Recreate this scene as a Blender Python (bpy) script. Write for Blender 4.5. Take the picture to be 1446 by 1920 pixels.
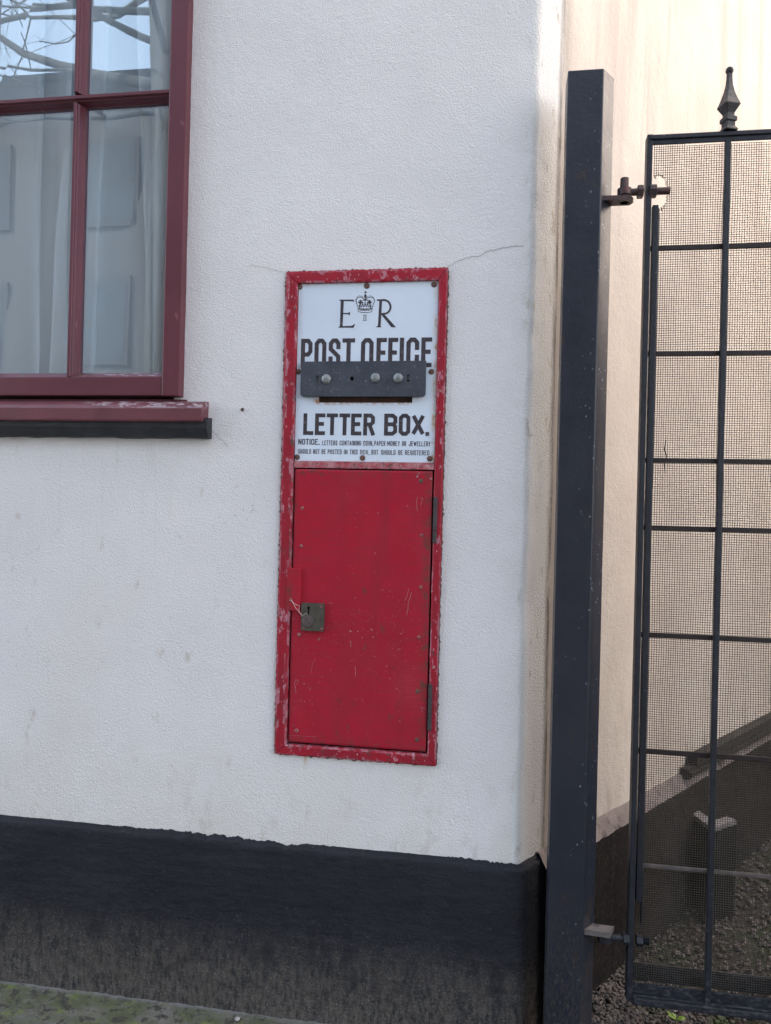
import bpy, bmesh, math, random
import numpy as np
from mathutils import Vector, Matrix
random.seed(7); rng = np.random.default_rng(11)
S = bpy.context.scene; COL = S.collection
for o in list(bpy.data.objects): bpy.data.objects.remove(o)
# ------------------------------------------------------------------ camera
CAM = np.array([0, -1.65, 1.1516]); F = 1389.0           # focal length in photo pixels (1446 x 1920)
def cam_axes(yaw, pitch, roll):
    f = np.array([math.sin(yaw)*math.cos(pitch), math.cos(yaw)*math.cos(pitch), math.sin(pitch)])
    r = np.array([math.cos(yaw), -math.sin(yaw), 0]); u = np.cross(r, f)
    return r*math.cos(roll)+u*math.sin(roll), u*math.cos(roll)-r*math.sin(roll), f
AR, AU, AF = cam_axes(math.radians(-8.727), math.radians(.107), math.radians(1.417))
cd = bpy.data.cameras.new('camera'); cam = bpy.data.objects.new('camera', cd); COL.objects.link(cam)
cam.matrix_world = Matrix([[AR[0], AU[0], -AF[0], CAM[0]], [AR[1], AU[1], -AF[1], CAM[1]], [AR[2], AU[2], -AF[2], CAM[2]], [0, 0, 0, 1]])
cd.sensor_fit = 'VERTICAL'; cd.sensor_height = 24; cd.lens = F/1920*24; cd.clip_start = .02; cd.clip_end = 400
S.camera = cam
# survey helpers: real-world position of something seen on a known plane of the place
def ray(px, py): return (px-723)*AR-(py-960)*AU+F*AF
def P(px, py, Y=0.0):
    d = ray(px, py); return CAM+d*((Y-CAM[1])/d[1])
def G(px, py, z=0.0):
    d = ray(px, py); return CAM+d*((z-CAM[2])/d[2])
def X(px, py, Y=0.0): return float(P(px, py, Y)[0])
def Z(px, py, Y=0.0): return float(P(px, py, Y)[2])
# ------------------------------------------------------------------ light
SUN = Vector((-.80, .46, .70)).normalized()
W = bpy.data.worlds.new('World'); S.world = W; W.use_nodes = True
wn = W.node_tree; bg = wn.nodes['Background']
sky = wn.nodes.new('ShaderNodeTexSky'); sky.sky_type = 'NISHITA'; sky.sun_disc = False
sky.sun_elevation = math.asin(SUN.z); sky.sun_rotation = math.atan2(SUN.x, SUN.y)
hs = wn.nodes.new('ShaderNodeHueSaturation'); hs.inputs['Saturation'].default_value = .47
wn.links.new(sky.outputs[0], hs.inputs['Color']); wn.links.new(hs.outputs[0], bg.inputs[0]); bg.inputs[1].default_value = .15
sl = bpy.data.lights.new('sun', 'SUN'); sl.energy = 4.0; sl.angle = math.radians(.5); sl.color = (1, .905, .82)
so = bpy.data.objects.new('sun', sl); COL.objects.link(so); so.rotation_euler = SUN.to_track_quat('Z', 'Y').to_euler()
S.view_settings.view_transform = 'Standard'; S.view_settings.look = 'None'; S.view_settings.gamma = 1
S.view_settings.exposure = 2.20
S.render.engine = 'CYCLES'; S.cycles.max_bounces = 8; S.cycles.diffuse_bounces = 5; S.cycles.transparent_max_bounces = 16
# ------------------------------------------------------------------ materials
def rgb(c): return (c[0], c[1], c[2], 1)
def material(name, base, base2=None, scale=8, rough=.7, metal=0, spec=.5, layers=(), bumps=(), var=(.35, .65), rvar=0):
    """layers: (colour, scale, lo, hi, stretch, mask) ; mask = (axis, a, b) ramps 0..1 from a to b (list allowed)
       bumps: (scale, distance, detail, stretch, kind)"""
    m = bpy.data.materials.new(name); m.use_nodes = True; t = m.node_tree; N = t.nodes; L = t.links
    b = N['Principled BSDF']; b.inputs['Roughness'].default_value = rough; b.inputs['Metallic'].default_value = metal
    b.inputs['Specular IOR Level'].default_value = spec
    tc = N.new('ShaderNodeTexCoord'); sep = N.new('ShaderNodeSeparateXYZ'); L.new(tc.outputs['Object'], sep.inputs[0])
    def vec(st, off=0):
        mp = N.new('ShaderNodeMapping'); mp.inputs['Scale'].default_value = st; mp.inputs['Location'].default_value = (off*3.1, off*1.7, off*.9)
        L.new(tc.outputs['Object'], mp.inputs[0]); return mp.outputs[0]
    def noise(sc, st=(1, 1, 1), det=4, off=0, kind='n'):
        if kind == 'v':
            n = N.new('ShaderNodeTexVoronoi'); n.inputs['Scale'].default_value = sc; L.new(vec(st, off), n.inputs['Vector']); return n.outputs['Distance']
        n = N.new('ShaderNodeTexNoise'); n.inputs['Scale'].default_value = sc; n.inputs['Detail'].default_value = det
        n.inputs['Roughness'].default_value = .6; L.new(vec(st, off), n.inputs['Vector']); return n.outputs['Fac']
    def ramp(s, lo, hi):
        r = N.new('ShaderNodeMapRange'); r.inputs[1].default_value = lo; r.inputs[2].default_value = hi; L.new(s, r.inputs[0]); return r.outputs[0]
    def mul(a, c):
        q = N.new('ShaderNodeMath'); q.operation = 'MULTIPLY'; L.new(a, q.inputs[0])
        if isinstance(c, float): q.inputs[1].default_value = c
        else: L.new(c, q.inputs[1])
        return q.outputs[0]
    def mix(f, a, c):
        x = N.new('ShaderNodeMix'); x.data_type = 'RGBA'; L.new(f, x.inputs[0])
        if isinstance(a, tuple): x.inputs[6].default_value = rgb(a)
        else: L.new(a, x.inputs[6])
        x.inputs[7].default_value = rgb(c); return x.outputs[2]
    cur = base
    if base2: cur = mix(ramp(noise(scale), *var), base, base2)
    for i, ly in enumerate(layers):
        c, sc, lo, hi = ly[:4]; st = ly[4] if len(ly) > 4 and ly[4] else (1, 1, 1); mk = ly[5] if len(ly) > 5 else None
        kind = ly[6] if len(ly) > 6 else 'n'
        f = ramp(noise(sc, st, 6, i+1, kind), lo, hi)
        if mk:
            for (ax, a, d) in (mk if isinstance(mk, list) else [mk]): f = mul(f, ramp(noise(14, off=i+20), a, d) if ax == 'N' else ramp(sep.outputs['XYZ'.index(ax)], a, d))
        cur = mix(f, cur, c)
    if isinstance(cur, tuple): b.inputs['Base Color'].default_value = rgb(cur)
    else: L.new(cur, b.inputs['Base Color'])
    if rvar:
        L.new(ramp2(N, L, noise(scale*2, off=5), rough-rvar, rough+rvar), b.inputs['Roughness'])
    prev = None
    for i, bp in enumerate(bumps):
        sc, dist = bp[:2]; det = bp[2] if len(bp) > 2 else 3; st = bp[3] if len(bp) > 3 and bp[3] else (1, 1, 1); kind = bp[4] if len(bp) > 4 else 'n'
        u = N.new('ShaderNodeBump'); u.inputs['Distance'].default_value = dist; u.inputs['Strength'].default_value = 1
        L.new(noise(sc, st, det, i+9, kind), u.inputs['Height'])
        if prev: L.new(prev, u.inputs['Normal'])
        prev = u.outputs[0]
    if prev: L.new(prev, b.inputs['Normal'])
    return m
def ramp2(N, L, s, a, b):
    r = N.new('ShaderNodeMapRange'); r.inputs[1].default_value = .3; r.inputs[2].default_value = .7; r.inputs[3].default_value = a; r.inputs[4].default_value = b
    L.new(s, r.inputs[0]); return r.outputs[0]
M = {}
M['stucco'] = material('stucco', (.765, .755, .765), (.72, .71, .72), 3, .85, layers=[
    ((.70, .675, .635), 5, .36, .70, None, ('Z', .66, .45)), ((.52, .49, .45), 26, .56, .76, (1, 1, .5), ('Z', .60, .40)),                       # grubby band above the plinth
    ((.57, .53, .48), 2.6, .56, .78, (1, 1, .6), ('Z', .75, .42)),
    ((.72, .69, .66), 4, .50, .85, (1, 1, .6), [('Z', 1.36, 1.10), ('X', -.35, -.75)]), ((.55, .51, .47), 22, .62, .74, (1, 1, .6), [('Z', 1.34, 1.28), ('X', -.5, -.65)]), ((.45, .42, .42), 70, .60, .68, None, [('Z', 1.25, 1.2), ('Z', 1.08, 1.13), ('X', -.52, -.57), ('X', -.66, -.60)]), ((.5, .34, .2), 60, .50, .62, (1, 1, .2), [('Z', .596, .588), ('Z', .56, .58), ('X', -.43, -.425), ('X', -.405, -.41)]),
    ((.74, .75, .745), 6, .25, .50, (1, 1, .25), ('X', .034, .052)), ((.65, .60, .54), 6, .0, .1, None, ('Y', .080, .112)),              # cream corner
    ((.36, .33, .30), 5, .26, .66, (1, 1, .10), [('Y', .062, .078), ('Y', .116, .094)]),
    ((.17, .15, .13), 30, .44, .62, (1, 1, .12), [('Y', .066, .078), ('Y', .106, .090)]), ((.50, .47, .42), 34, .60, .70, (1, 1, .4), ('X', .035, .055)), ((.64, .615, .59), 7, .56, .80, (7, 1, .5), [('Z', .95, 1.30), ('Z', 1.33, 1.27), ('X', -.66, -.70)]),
    ((.36, .33, .30), 30, .70, .76, None, ('X', -.9, -.3))],
    bumps=[(320, .0040, 4), (150, .0014, 2)])
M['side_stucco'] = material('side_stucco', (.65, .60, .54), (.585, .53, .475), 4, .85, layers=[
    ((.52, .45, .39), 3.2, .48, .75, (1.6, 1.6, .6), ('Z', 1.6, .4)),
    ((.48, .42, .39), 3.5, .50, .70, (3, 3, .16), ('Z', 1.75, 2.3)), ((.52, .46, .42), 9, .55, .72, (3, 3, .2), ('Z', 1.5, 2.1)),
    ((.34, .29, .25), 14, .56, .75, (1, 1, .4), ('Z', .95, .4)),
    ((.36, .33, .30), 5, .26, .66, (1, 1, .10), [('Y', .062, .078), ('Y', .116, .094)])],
    bumps=[(300, .0022, 3), (60, .0020, 2)])
M['plinth'] = material('plinth_black_paint', (.012, .013, .019), (.016, .018, .025), 6, .72, spec=.25, layers=[
    ((.046, .042, .040), 45, .30, .60, (1.3, 1.3, .5), ('Z', .21, .10)), ((.10, .09, .081), 75, .40, .60, (1.6, 1.6, .5), ('Z', .19, .0)), ((.17, .16, .145), 160, .16, .11, None, [('N', .35, .6), ('Z', .24, .08)], 'v'), ((.075, .078, .088), 130, .11, .08, None, ('N', .50, .62), 'v'),
    ((.13, .12, .105), 230, .56, .64, (1.2, 1.2, .8), ('Z', .25, .03)), ((.05, .052, .06), 200, .66, .70),
    ((.013, .014, .019), 24, .52, .62, (1, 1, .5), ('Z', .02, .22)),
    ((.07, .07, .08), 90, .68, .72)], bumps=[(190, .0018, 4), (40, .0035, 3), (22, .004, 3, (.35, 1, 1.6))])
M['side_plinth'] = material('side_plinth_paint', (.010, .009, .009), (.017, .014, .014), 9, .8, spec=.2, layers=[
    ((.045, .037, .033), 120, .50, .70, (1, 1, .8))], bumps=[(150, .0015, 4)])
M['cement_cap'] = material('cement_cap', (.24, .21, .205), (.15, .13, .125), 14, .9, layers=[((.06, .05, .05), 30, .55, .7)], bumps=[(120, .002, 4)])
M['red'] = material('red_door_paint', (.385, .009, .031), (.32, .010, .029), 5, .42, spec=.3, layers=[
    ((.29, .012, .030), 6, .46, .66, (4, 1, .35)), ((.34, .045, .062), 3.2, .56, .76, (1, 1, .7)), ((.42, .11, .13), 120, .14, .10, None, ('N', .54, .62), 'v'), ((.10, .022, .022), 70, .12, .08, None, ('N', .50, .60), 'v'), ((.16, .03, .03), 30, .60, .70, (1.5, 1, 1), ('Z', .85, .70)), ((.30, .015, .03), 60, .44, .62, (.3, 1, 4)),
    ((.45, .13, .14), 55, .70, .75), ((.50, .24, .24), 150, .735, .76),
    ((.42, .10, .12), 26, .71, .77, (2.0, 1, 1), ('Z', 1.0, .82)),
    ((.14, .035, .035), 42, .66, .76, (1, 1, .6)),
    ((.12, .045, .035), 40, .46, .66, None, ('X', -.172, -.160)), ((.10, .04, .035), 60, .50, .66, None, ('Z', .645, .615)), ((.16, .03, .03), 60, .46, .66, None, ('X', -.457, -.468)),
    ((.16, .03, .03), 60, .50, .66, None, ('Z', 1.225, 1.237))],
    bumps=[(160, .0004, 4), (18, .0008, 2)], rvar=.1)
M['red_frame'] = material('worn_red_frame_paint', (.32, .009, .025), (.23, .012, .025), 10, .5, spec=.3, layers=[
    ((.40, .16, .20), 55, .60, .63, (1, 1, .4)), ((.48, .28, .32), 130, .63, .67, (1, 1, .5)),
    ((.09, .045, .045), 85, .64, .68, (1, 1, .6))],
    bumps=[(120, .0009, 4), (30, .001, 2)], rvar=.1)
M['red_edge'] = material('flaked_red_edge_paint', (.32, .009, .025), (.23, .012, .025), 10, .55, spec=.3, layers=[
    ((.36, .12, .155), 60, .46, .56, (1, 1, .4)), ((.45, .23, .27), 140, .56, .63, (1, 1, .5)), ((.10, .05, .045), 95, .55, .62, (1, 1, .5)), ((.29, .010, .026), 9, .50, .56)],
    bumps=[(120, .0012, 4)])
M['red_bar'] = material('scuffed_red_bar_paint', (.30, .03, .045), (.42, .19, .21), 60, .55, layers=[((.09, .05, .05), 120, .54, .64), ((.5, .3, .32), 150, .6, .68)],
    bumps=[(150, .0008, 4)])
M['enamel'] = material('white_enamel', (.62, .70, .80), (.57, .65, .75), 6, .28, layers=[
    ((.55, .50, .42), 16, .44, .66, None, ('X', -.160, -.150)), ((.40, .26, .15), 50, .48, .62, None, ('X', -.155, -.151)),
    ((.55, .50, .42), 16, .46, .66, None, ('X', -.465, -.474)), ((.36, .22, .14), 50, .50, .64, None, ('X', -.4685, -.474)),
    ((.50, .42, .34), 30, .46, .62, None, ('Z', 1.273, 1.266)), ((.45, .36, .28), 30, .50, .66, None, ('Z', 1.666, 1.676)),
    ((.36, .17, .07), 90, .40, .60, None, [('Z', 1.3935, 1.401), ('Z', 1.412, 1.408), ('X', -.430, -.418), ('X', -.195, -.207)]),
    ((.3, .3, .34), 120, .73, .76)], bumps=[(14, .0012, 1)])
M['ink'] = material('lettering_paint', (.030, .026, .034), (.055, .045, .055), 120, .4, layers=[((.17, .15, .17), 190, .60, .70)])
M['grey_plate'] = material('grey_steel_plate', (.032, .040, .056), (.050, .060, .078), 24, .5, .1, layers=[((.15, .16, .18), 200, .60, .72), ((.2, .2, .22), 90, .70, .74, (1, 1, 3))], bumps=[(700, .0002, 3)])
M['bolt'] = material('galvanised_bolt', (.26, .29, .30), (.17, .19, .20), 90, .5, .5, layers=[((.5, .52, .5), 200, .6, .7)], bumps=[(300, .0004, 3)])
M['rust'] = material('rusty_screw', (.17, .085, .06), (.09, .055, .05), 200, .75, .2, bumps=[(500, .0006, 3)])
M['red_screw'] = material('painted_screw', (.34, .08, .09), (.15, .05, .045), 160, .6, layers=[((.45, .25, .25), 240, .55, .62)], bumps=[(500, .0005, 3)])
M['old_metal'] = material('dull_brass_lock', (.070, .064, .052), (.105, .096, .08), 60, .5, .5, layers=[((.08, .10, .07), 90, .6, .7), ((.22, .15, .12), 130, .62, .7)], bumps=[(300, .0003, 3)])
M['iron'] = material('dark_hinge_iron', (.085, .075, .085), (.055, .048, .05), 90, .5, .4, bumps=[(200, .0005, 3)])
M['black'] = material('black_void', (.008, .007, .008), rough=.9)
M['flap'] = material('rust_brown_flap', (.085, .04, .028), (.05, .025, .02), 60, .7)
M['maroon'] = material('maroon_window_paint', (.115, .030, .044), (.098, .025, .037), 5, .4, spec=.4, layers=[
    ((.24, .10, .115), 30, .66, .74, (1, 1, .4)), ((.06, .02, .028), 60, .70, .76, (3, 1, 1))], bumps=[(60, .0005, 2, (1, 1, .3)), (9, .001, 1)])
M['maroon_worn'] = material('flaking_maroon_paint', (.15, .040, .054), (.105, .030, .042), 8, .45, layers=[
    ((.36, .30, .33), 110, .525, .55, (.4, 1, 1.1), [('Z', 1.380, 1.388), ('X', -1.02, -.90)]), ((.11, .065, .06), 60, .52, .60, (.5, 1, 1), ('Z', 1.392, 1.398)),
    ((.05, .02, .025), 60, .68, .74, (.2, 1, 2))],
    bumps=[(80, .0009, 3, (.4, 1, 1)), (300, .0003)])
M['lead'] = material('black_lead_strip', (.008, .010, .014), (.020, .022, .030), 22, .6, layers=[((.12, .12, .13), 60, .66, .74, (.4, 1, 1))], bumps=[(50, .002, 3, (.5, 1, 1))])
M['curtain'] = material('net_curtain', (.62, .66, .68), (.50, .54, .56), 5, .9, layers=[((.40, .43, .44), 500, .5, .6, (.3, 1, 1))], bumps=[(500, .0003, 2)])
M['navy'] = material('dark_grey_post_paint', (.010, .014, .024), (.014, .018, .029), 9, .34, layers=[
    ((.20, .24, .29), 75, .17, .13, (1.3, 1, .8), [('N', .50, .58), ('X', .155, .185)], 'v'), ((.08, .09, .11), 45, .09, .07, None, ('N', .45, .55), 'v'), ((.035, .022, .018), 30, .62, .72, (1, 1, .4)),
    ((.035, .033, .033), 120, .42, .64, (1.4, 1.4, .5), ('Z', .42, .12)), ((.09, .08, .07), 220, .58, .68, (1.3, 1.3, .5), ('Z', .40, .06))],
    bumps=[(60, .0005, 3), (260, .0004, 3)], rvar=.06)
M['gate'] = material('black_gate_paint', (.008, .010, .016), (.014, .017, .025), 40, .45, spec=.4, layers=[
    ((.10, .12, .15), 110, .66, .72), ((.05, .052, .06), 160, .50, .64, (.5, 1, 1), ('Z', .30, .16))], bumps=[(150, .0010, 4)])
M['rust_iron'] = material('brown_black_hinge', (.035, .030, .036), (.075, .038, .034), 70, .5, .3, layers=[((.16, .04, .03), 60, .60, .68)], bumps=[(200, .0008, 3)])
M['pale_ledge'] = material('weathered_steel_ledge', (.13, .118, .115), (.08, .073, .072), 60, .7, layers=[((.04, .04, .045), 40, .55, .66)], bumps=[(200, .001, 3)])
M['brown_iron'] = material('brown_black_bar', (.010, .007, .008), (.020, .013, .013), 50, .5, spec=.35, layers=[((.06, .03, .025), 90, .62, .70)], bumps=[(150, .001, 3)])
M['wire'] = material('woven_mesh', (.042, .037, .029), (.06, .053, .042), 40, .6)
M['rail_wood'] = material('dark_timber', (.014, .013, .014), (.024, .021, .021), 12, .7, bumps=[(60, .003, 4, (1, 1, 6))])
M['box_black'] = material('black_box_paint', (.004, .004, .005), (.007, .007, .008), 10, .7, spec=.2, bumps=[(80, .001)])
M['pale_rim'] = material('pale_grey_rim', (.23, .22, .23), (.16, .155, .16), 40, .7, bumps=[(90, .001)])
M['stone'] = material('gravel_stone', (.13, .115, .11), (.045, .04, .041), 60, .85, layers=[((.27, .24, .22), 90, .58, .66), ((.11, .055, .038), 45, .64, .70), ((.045, .07, .025), 9, .54, .68)], bumps=[(300, .001, 3)])
M['soil'] = material('dark_soil', (.022, .019, .017), (.045, .037, .032), 60, .95, layers=[((.03, .05, .018), 6, .5, .65)], bumps=[(120, .006, 4)])
M['pavement'] = material('mossy_pavement', (.12, .12, .108), (.165, .155, .14), 12, .9, layers=[
    ((.082, .094, .048), 9, .40, .58, (1, 1.5, 1), ('Y', -.9, -.05)), ((.13, .165, .042), 15, .56, .66, (1, 1.5, 1), ('Y', -.7, -.05)),
    ((.045, .042, .036), 55, .52, .60), ((.20, .19, .175), 110, .62, .70), ((.16, .16, .165), 30, .30, .5, None, ('Y', -.028, -.016))],
    bumps=[(160, .003, 4), (30, .005, 3)])
M['road'] = material('asphalt', (.05, .05, .052), (.065, .063, .06), 30, .9, bumps=[(150, .004, 3)])
M['leaf'] = material('seedling_leaf', (.16, .27, .05), (.20, .33, .07), 60, .5)
M['pebble'] = material('pale_pebble', (.42, .41, .40), (.30, .29, .28), 60, .8, bumps=[(200, .001)])
M['crack'] = material('crack_shadow_dirt', (.33, .30, .29), (.20, .17, .15), 90, .9)
M['bark'] = material('bark', (.035, .031, .028), (.022, .020, .018), 12, .9, bumps=[(40, .01, 4, (1, 1, .3))])
M['roof'] = material('slate_roof', (.07, .07, .08), (.10, .10, .11), 6, .7, bumps=[(20, .01)])
M['cream'] = material('cream_render', (.84, .76, .69), (.80, .71, .64), 2, .85, bumps=[(30, .003)])
M['far_glass'] = material('dark_window_glass', (.044, .046, .050), rough=.9, spec=.05)
M['white_trim'] = material('dull_window_trim', (.050, .043, .043), rough=.9, spec=.05)
M['nail'] = material('rusty_nail_head', (.10, .07, .06), (.05, .03, .03), 300, .8)
M['wire_tie'] = material('pale_tie_wire', (.62, .50, .46), rough=.5)
def brick_mat():
    m = bpy.data.materials.new('brick_facade'); m.use_nodes = True; t = m.node_tree; b = t.nodes['Principled BSDF']; b.inputs['Roughness'].default_value = .9
    tc = t.nodes.new('ShaderNodeTexCoord'); mp = t.nodes.new('ShaderNodeMapping'); mp.inputs['Rotation'].default_value = (math.radians(90), 0, 0)
    br = t.nodes.new('ShaderNodeTexBrick'); br.inputs['Color1'].default_value = (.040, .034, .034, 1); br.inputs['Color2'].default_value = (.036, .029, .028, 1)
    br.inputs['Mortar'].default_value = (.055, .05, .048, 1); br.inputs['Scale'].default_value = 4.4; br.inputs['Mortar Size'].default_value = .02
    t.links.new(tc.outputs['Object'], mp.inputs[0]); t.links.new(mp.outputs[0], br.inputs['Vector']); t.links.new(br.outputs[0], b.inputs['Base Color']); return m
M['brick'] = brick_mat()
def glass_mat():
    m = bpy.data.materials.new('window_glass'); m.use_nodes = True; t = m.node_tree; t.nodes.remove(t.nodes['Principled BSDF'])
    out = t.nodes['Material Output']; tr = t.nodes.new('ShaderNodeBsdfTransparent'); tr.inputs[0].default_value = (.93, .965, .985, 1)
    gl = t.nodes.new('ShaderNodeBsdfGlossy'); gl.inputs['Roughness'].default_value = .004; gl.inputs[0].default_value = (.74, .90, 1, 1)
    mx = t.nodes.new('ShaderNodeMixShader'); lwt = t.nodes.new('ShaderNodeLayerWeight'); lwt.inputs[0].default_value = .5
    pw_ = t.nodes.new('ShaderNodeMath'); pw_.operation = 'POWER'; pw_.inputs[1].default_value = 5; t.links.new(lwt.outputs['Facing'], pw_.inputs[0])
    fr = t.nodes.new('ShaderNodeMapRange'); fr.inputs[3].default_value = .31; t.links.new(pw_.outputs[0], fr.inputs[0])
    no = t.nodes.new('ShaderNodeTexNoise'); no.inputs['Scale'].default_value = 5; bp = t.nodes.new('ShaderNodeBump'); bp.inputs['Distance'].default_value = .00012
    tc = t.nodes.new('ShaderNodeTexCoord'); t.links.new(tc.outputs['Object'], no.inputs['Vector'])
    t.links.new(no.outputs[0], bp.inputs['Height']); t.links.new(bp.outputs[0], gl.inputs['Normal'])
    t.links.new(fr.outputs[0], mx.inputs[0]); t.links.new(tr.outputs[0], mx.inputs[1]); t.links.new(gl.outputs[0], mx.inputs[2]); t.links.new(mx.outputs[0], out.inputs[0])
    return m
M['glass'] = glass_mat()
# ------------------------------------------------------------------ object helpers
def link(name, me, mats, parent=None, smooth=False):
    o = bpy.data.objects.new(name, me); COL.objects.link(o)
    for m in (mats if isinstance(mats, (list, tuple)) else [mats]): me.materials.append(M[m] if isinstance(m, str) else m)
    if smooth: me.polygons.foreach_set('use_smooth', [True]*len(me.polygons))
    if parent is not None:
        o.parent = parent
        q = parent; off = Vector((0, 0, 0))
        while q is not None: off += q.location; q = q.parent
        o.location = -off
    return o
def tag(o, label=None, cat=None, group=None, kind=None):
    for k, v in (('label', label), ('category', cat), ('group', group), ('kind', kind)):
        if v: o[k] = v
    return o
def thing(name, loc, label, cat, group=None):
    o = bpy.data.objects.new(name, None); COL.objects.link(o); o.location = loc; o.empty_display_size = .1
    return tag(o, label, cat, group)
def mesh(vs, fs, name='m'):
    me = bpy.data.meshes.new(name); me.from_pydata([tuple(map(float, v)) for v in vs], [], fs); me.update(); return me
class MB:
    """collects shapes into ONE mesh"""
    def __init__(s): s.v = []; s.f = []; s.mi = []; s.m = 0
    def add(s, vs, fs):
        n = len(s.v); s.v += [tuple(map(float, v)) for v in vs]; s.f += [tuple(i+n for i in f) for f in fs]; s.mi += [s.m]*len(fs); return s
    def box(s, x0, x1, y0, y1, z0, z1, bev=0.0, rot=None, c=None):
        bm = bmesh.new(); bmesh.ops.create_cube(bm, size=1)
        for v in bm.verts: v.co = Vector((x0+(v.co.x+.5)*(x1-x0), y0+(v.co.y+.5)*(y1-y0), z0+(v.co.z+.5)*(z1-z0)))
        if bev: bmesh.ops.bevel(bm, geom=bm.edges[:]+bm.verts[:], offset=bev, segments=2, profile=.6, affect='EDGES')
        if rot is not None:
            cc = Vector(c) if c is not None else Vector(((x0+x1)/2, (y0+y1)/2, (z0+z1)/2))
            for v in bm.verts: v.co = cc+rot@(v.co-cc)
        bm.verts.index_update(); s.add([v.co for v in bm.verts], [[v.index for v in f.verts] for f in bm.faces]); bm.free(); return s
    def prism(s, poly, a, b, axis='Z'):
        """poly: 2-D points; extruded from a to b on axis"""
        n = len(poly)
        def mk(p, t): return {'Z': (p[0], p[1], t), 'Y': (p[0], t, p[1]), 'X': (t, p[0], p[1])}[axis]
        s.add([mk(p, a) for p in poly]+[mk(p, b) for p in poly], [tuple(range(n))[::-1], tuple(range(n, 2*n))]+[(i, (i+1) % n, n+(i+1) % n, n+i) for i in range(n)]); return s
    def tube(s, pts, rad, seg=8, cap=True, flat=None, rot0=0):
        pts = [Vector(p) for p in pts]; n = len(pts); rs = rad if isinstance(rad, (list, tuple)) else [rad]*n; vs = []; up = Vector((0.1, .2, 1)).normalized()
        for i, p in enumerate(pts):
            d = (pts[min(i+1, n-1)]-pts[max(i-1, 0)]).normalized(); a = d.cross(up)
            if a.length < .2: a = d.cross(Vector((1, 0, 0)))
            a.normalize(); b = d.cross(a)
            for k in range(seg):
                t = 2*math.pi*k/seg+rot0; vs.append(p+(a*math.cos(t)+b*math.sin(t))*rs[i])
        fs = [(i*seg+k, i*seg+(k+1) % seg, (i+1)*seg+(k+1) % seg, (i+1)*seg+k) for i in range(n-1) for k in range(seg)]
        if cap: fs += [tuple(range(seg))[::-1], tuple((n-1)*seg+k for k in range(seg))]
        s.add(vs, fs); return s
    def dome(s, c, r, h, axis='Y', seg=16, rings=4, base=0.0):
        """rounded head standing on a plane facing -Y"""
        vs = []; fs = []
        for i in range(rings):
            t = math.pi/2*i/rings; rr = r*math.cos(t); hh = base+h*math.sin(t)
            for k in range(seg): a = 2*math.pi*k/seg; vs.append((c[0]+rr*math.cos(a), c[1]-hh, c[2]+rr*math.sin(a)))
        vs.append((c[0], c[1]-base-h, c[2]))
        for i in range(rings-1):
            for k in range(seg): fs.append((i*seg+k, i*seg+(k+1) % seg, (i+1)*seg+(k+1) % seg, (i+1)*seg+k))
        for k in range(seg): fs.append(((rings-1)*seg+k, (rings-1)*seg+(k+1) % seg, len(vs)-1))
        n0 = len(vs)
        for k in range(seg): a = 2*math.pi*k/seg; vs.append((c[0]+r*math.cos(a), c[1], c[2]+r*math.sin(a)))
        for k in range(seg): fs.append((n0+k, n0+(k+1) % seg, (k+1) % seg, k))
        s.add(vs, fs); return s
    def build(s, name, mats, parent=None, smooth=False):
        me = mesh(s.v, s.f, name); o = link(name, me, mats, parent, smooth)
        if any(s.mi): me.polygons.foreach_set('material_index', s.mi)
        return o
def fast_mesh(V, Q, name):
    me = bpy.data.meshes.new(name); me.vertices.add(len(V)); me.vertices.foreach_set('co', np.asarray(V, np.float32).ravel())
    k = Q.shape[1]; me.loops.add(Q.size); me.loops.foreach_set('vertex_index', Q.ravel().astype(np.int32))
    me.polygons.add(len(Q)); me.polygons.foreach_set('loop_start', np.arange(0, Q.size, k, dtype=np.int32)); me.update(calc_edges=True); return me
TAB = rng.random((256, 256))
def vnoise(u, v, s=1.0, o=0):
    u = np.asarray(u)*s+37.3*o; v = np.asarray(v)*s+11.9*o; iu = np.floor(u).astype(int); iv = np.floor(v).astype(int); fu = u-iu; fv = v-iv
    fu = fu*fu*(3-2*fu); fv = fv*fv*(3-2*fv)
    g = lambda a, b: TAB[a & 255, b & 255]
    return (g(iu, iv)*(1-fu)+g(iu+1, iv)*fu)*(1-fv)+(g(iu, iv+1)*(1-fu)+g(iu+1, iv+1)*fu)*fv-.5
def plate(name, outer, holes, y, th, mat, parent=None, bev=0.0):
    """flat plate facing -Y cut with real holes, front face at y"""
    cu = bpy.data.curves.new('c', 'CURVE'); cu.dimensions = '2D'; cu.fill_mode = 'BOTH'; cu.extrude = th/2; cu.bevel_depth = bev; cu.bevel_resolution = 1
    if bev: cu.offset = -bev
    for pl in [outer]+list(holes):
        sp = cu.splines.new('POLY'); sp.points.add(len(pl)-1); sp.use_cyclic_u = True
        for i, p in enumerate(pl): sp.points[i].co = (p[0]*10, p[1]*10, 0, 1)
    cu.extrude = th/2*10; cu.bevel_depth = bev*10; cu.offset = -bev*10
    tmp = bpy.data.objects.new('tmp', cu); COL.objects.link(tmp)
    me = bpy.data.meshes.new_from_object(tmp.evaluated_get(bpy.context.evaluated_depsgraph_get())); bpy.data.objects.remove(tmp)
    co = np.zeros(len(me.vertices)*3); me.vertices.foreach_get('co', co); co = co.reshape(-1, 3)/10
    n = np.stack([co[:, 0], y+th/2+bev-co[:, 2], co[:, 1]], 1); me.vertices.foreach_set('co', n.ravel()); me.materials.clear(); me.update()
    me.name = name
    return link(name, me, mat, parent)
def circ(x, z, r, n=20, sx=1, sz=1): return [(x+r*sx*math.cos(2*math.pi*k/n), z+r*sz*math.sin(2*math.pi*k/n)) for k in range(n)]
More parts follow.
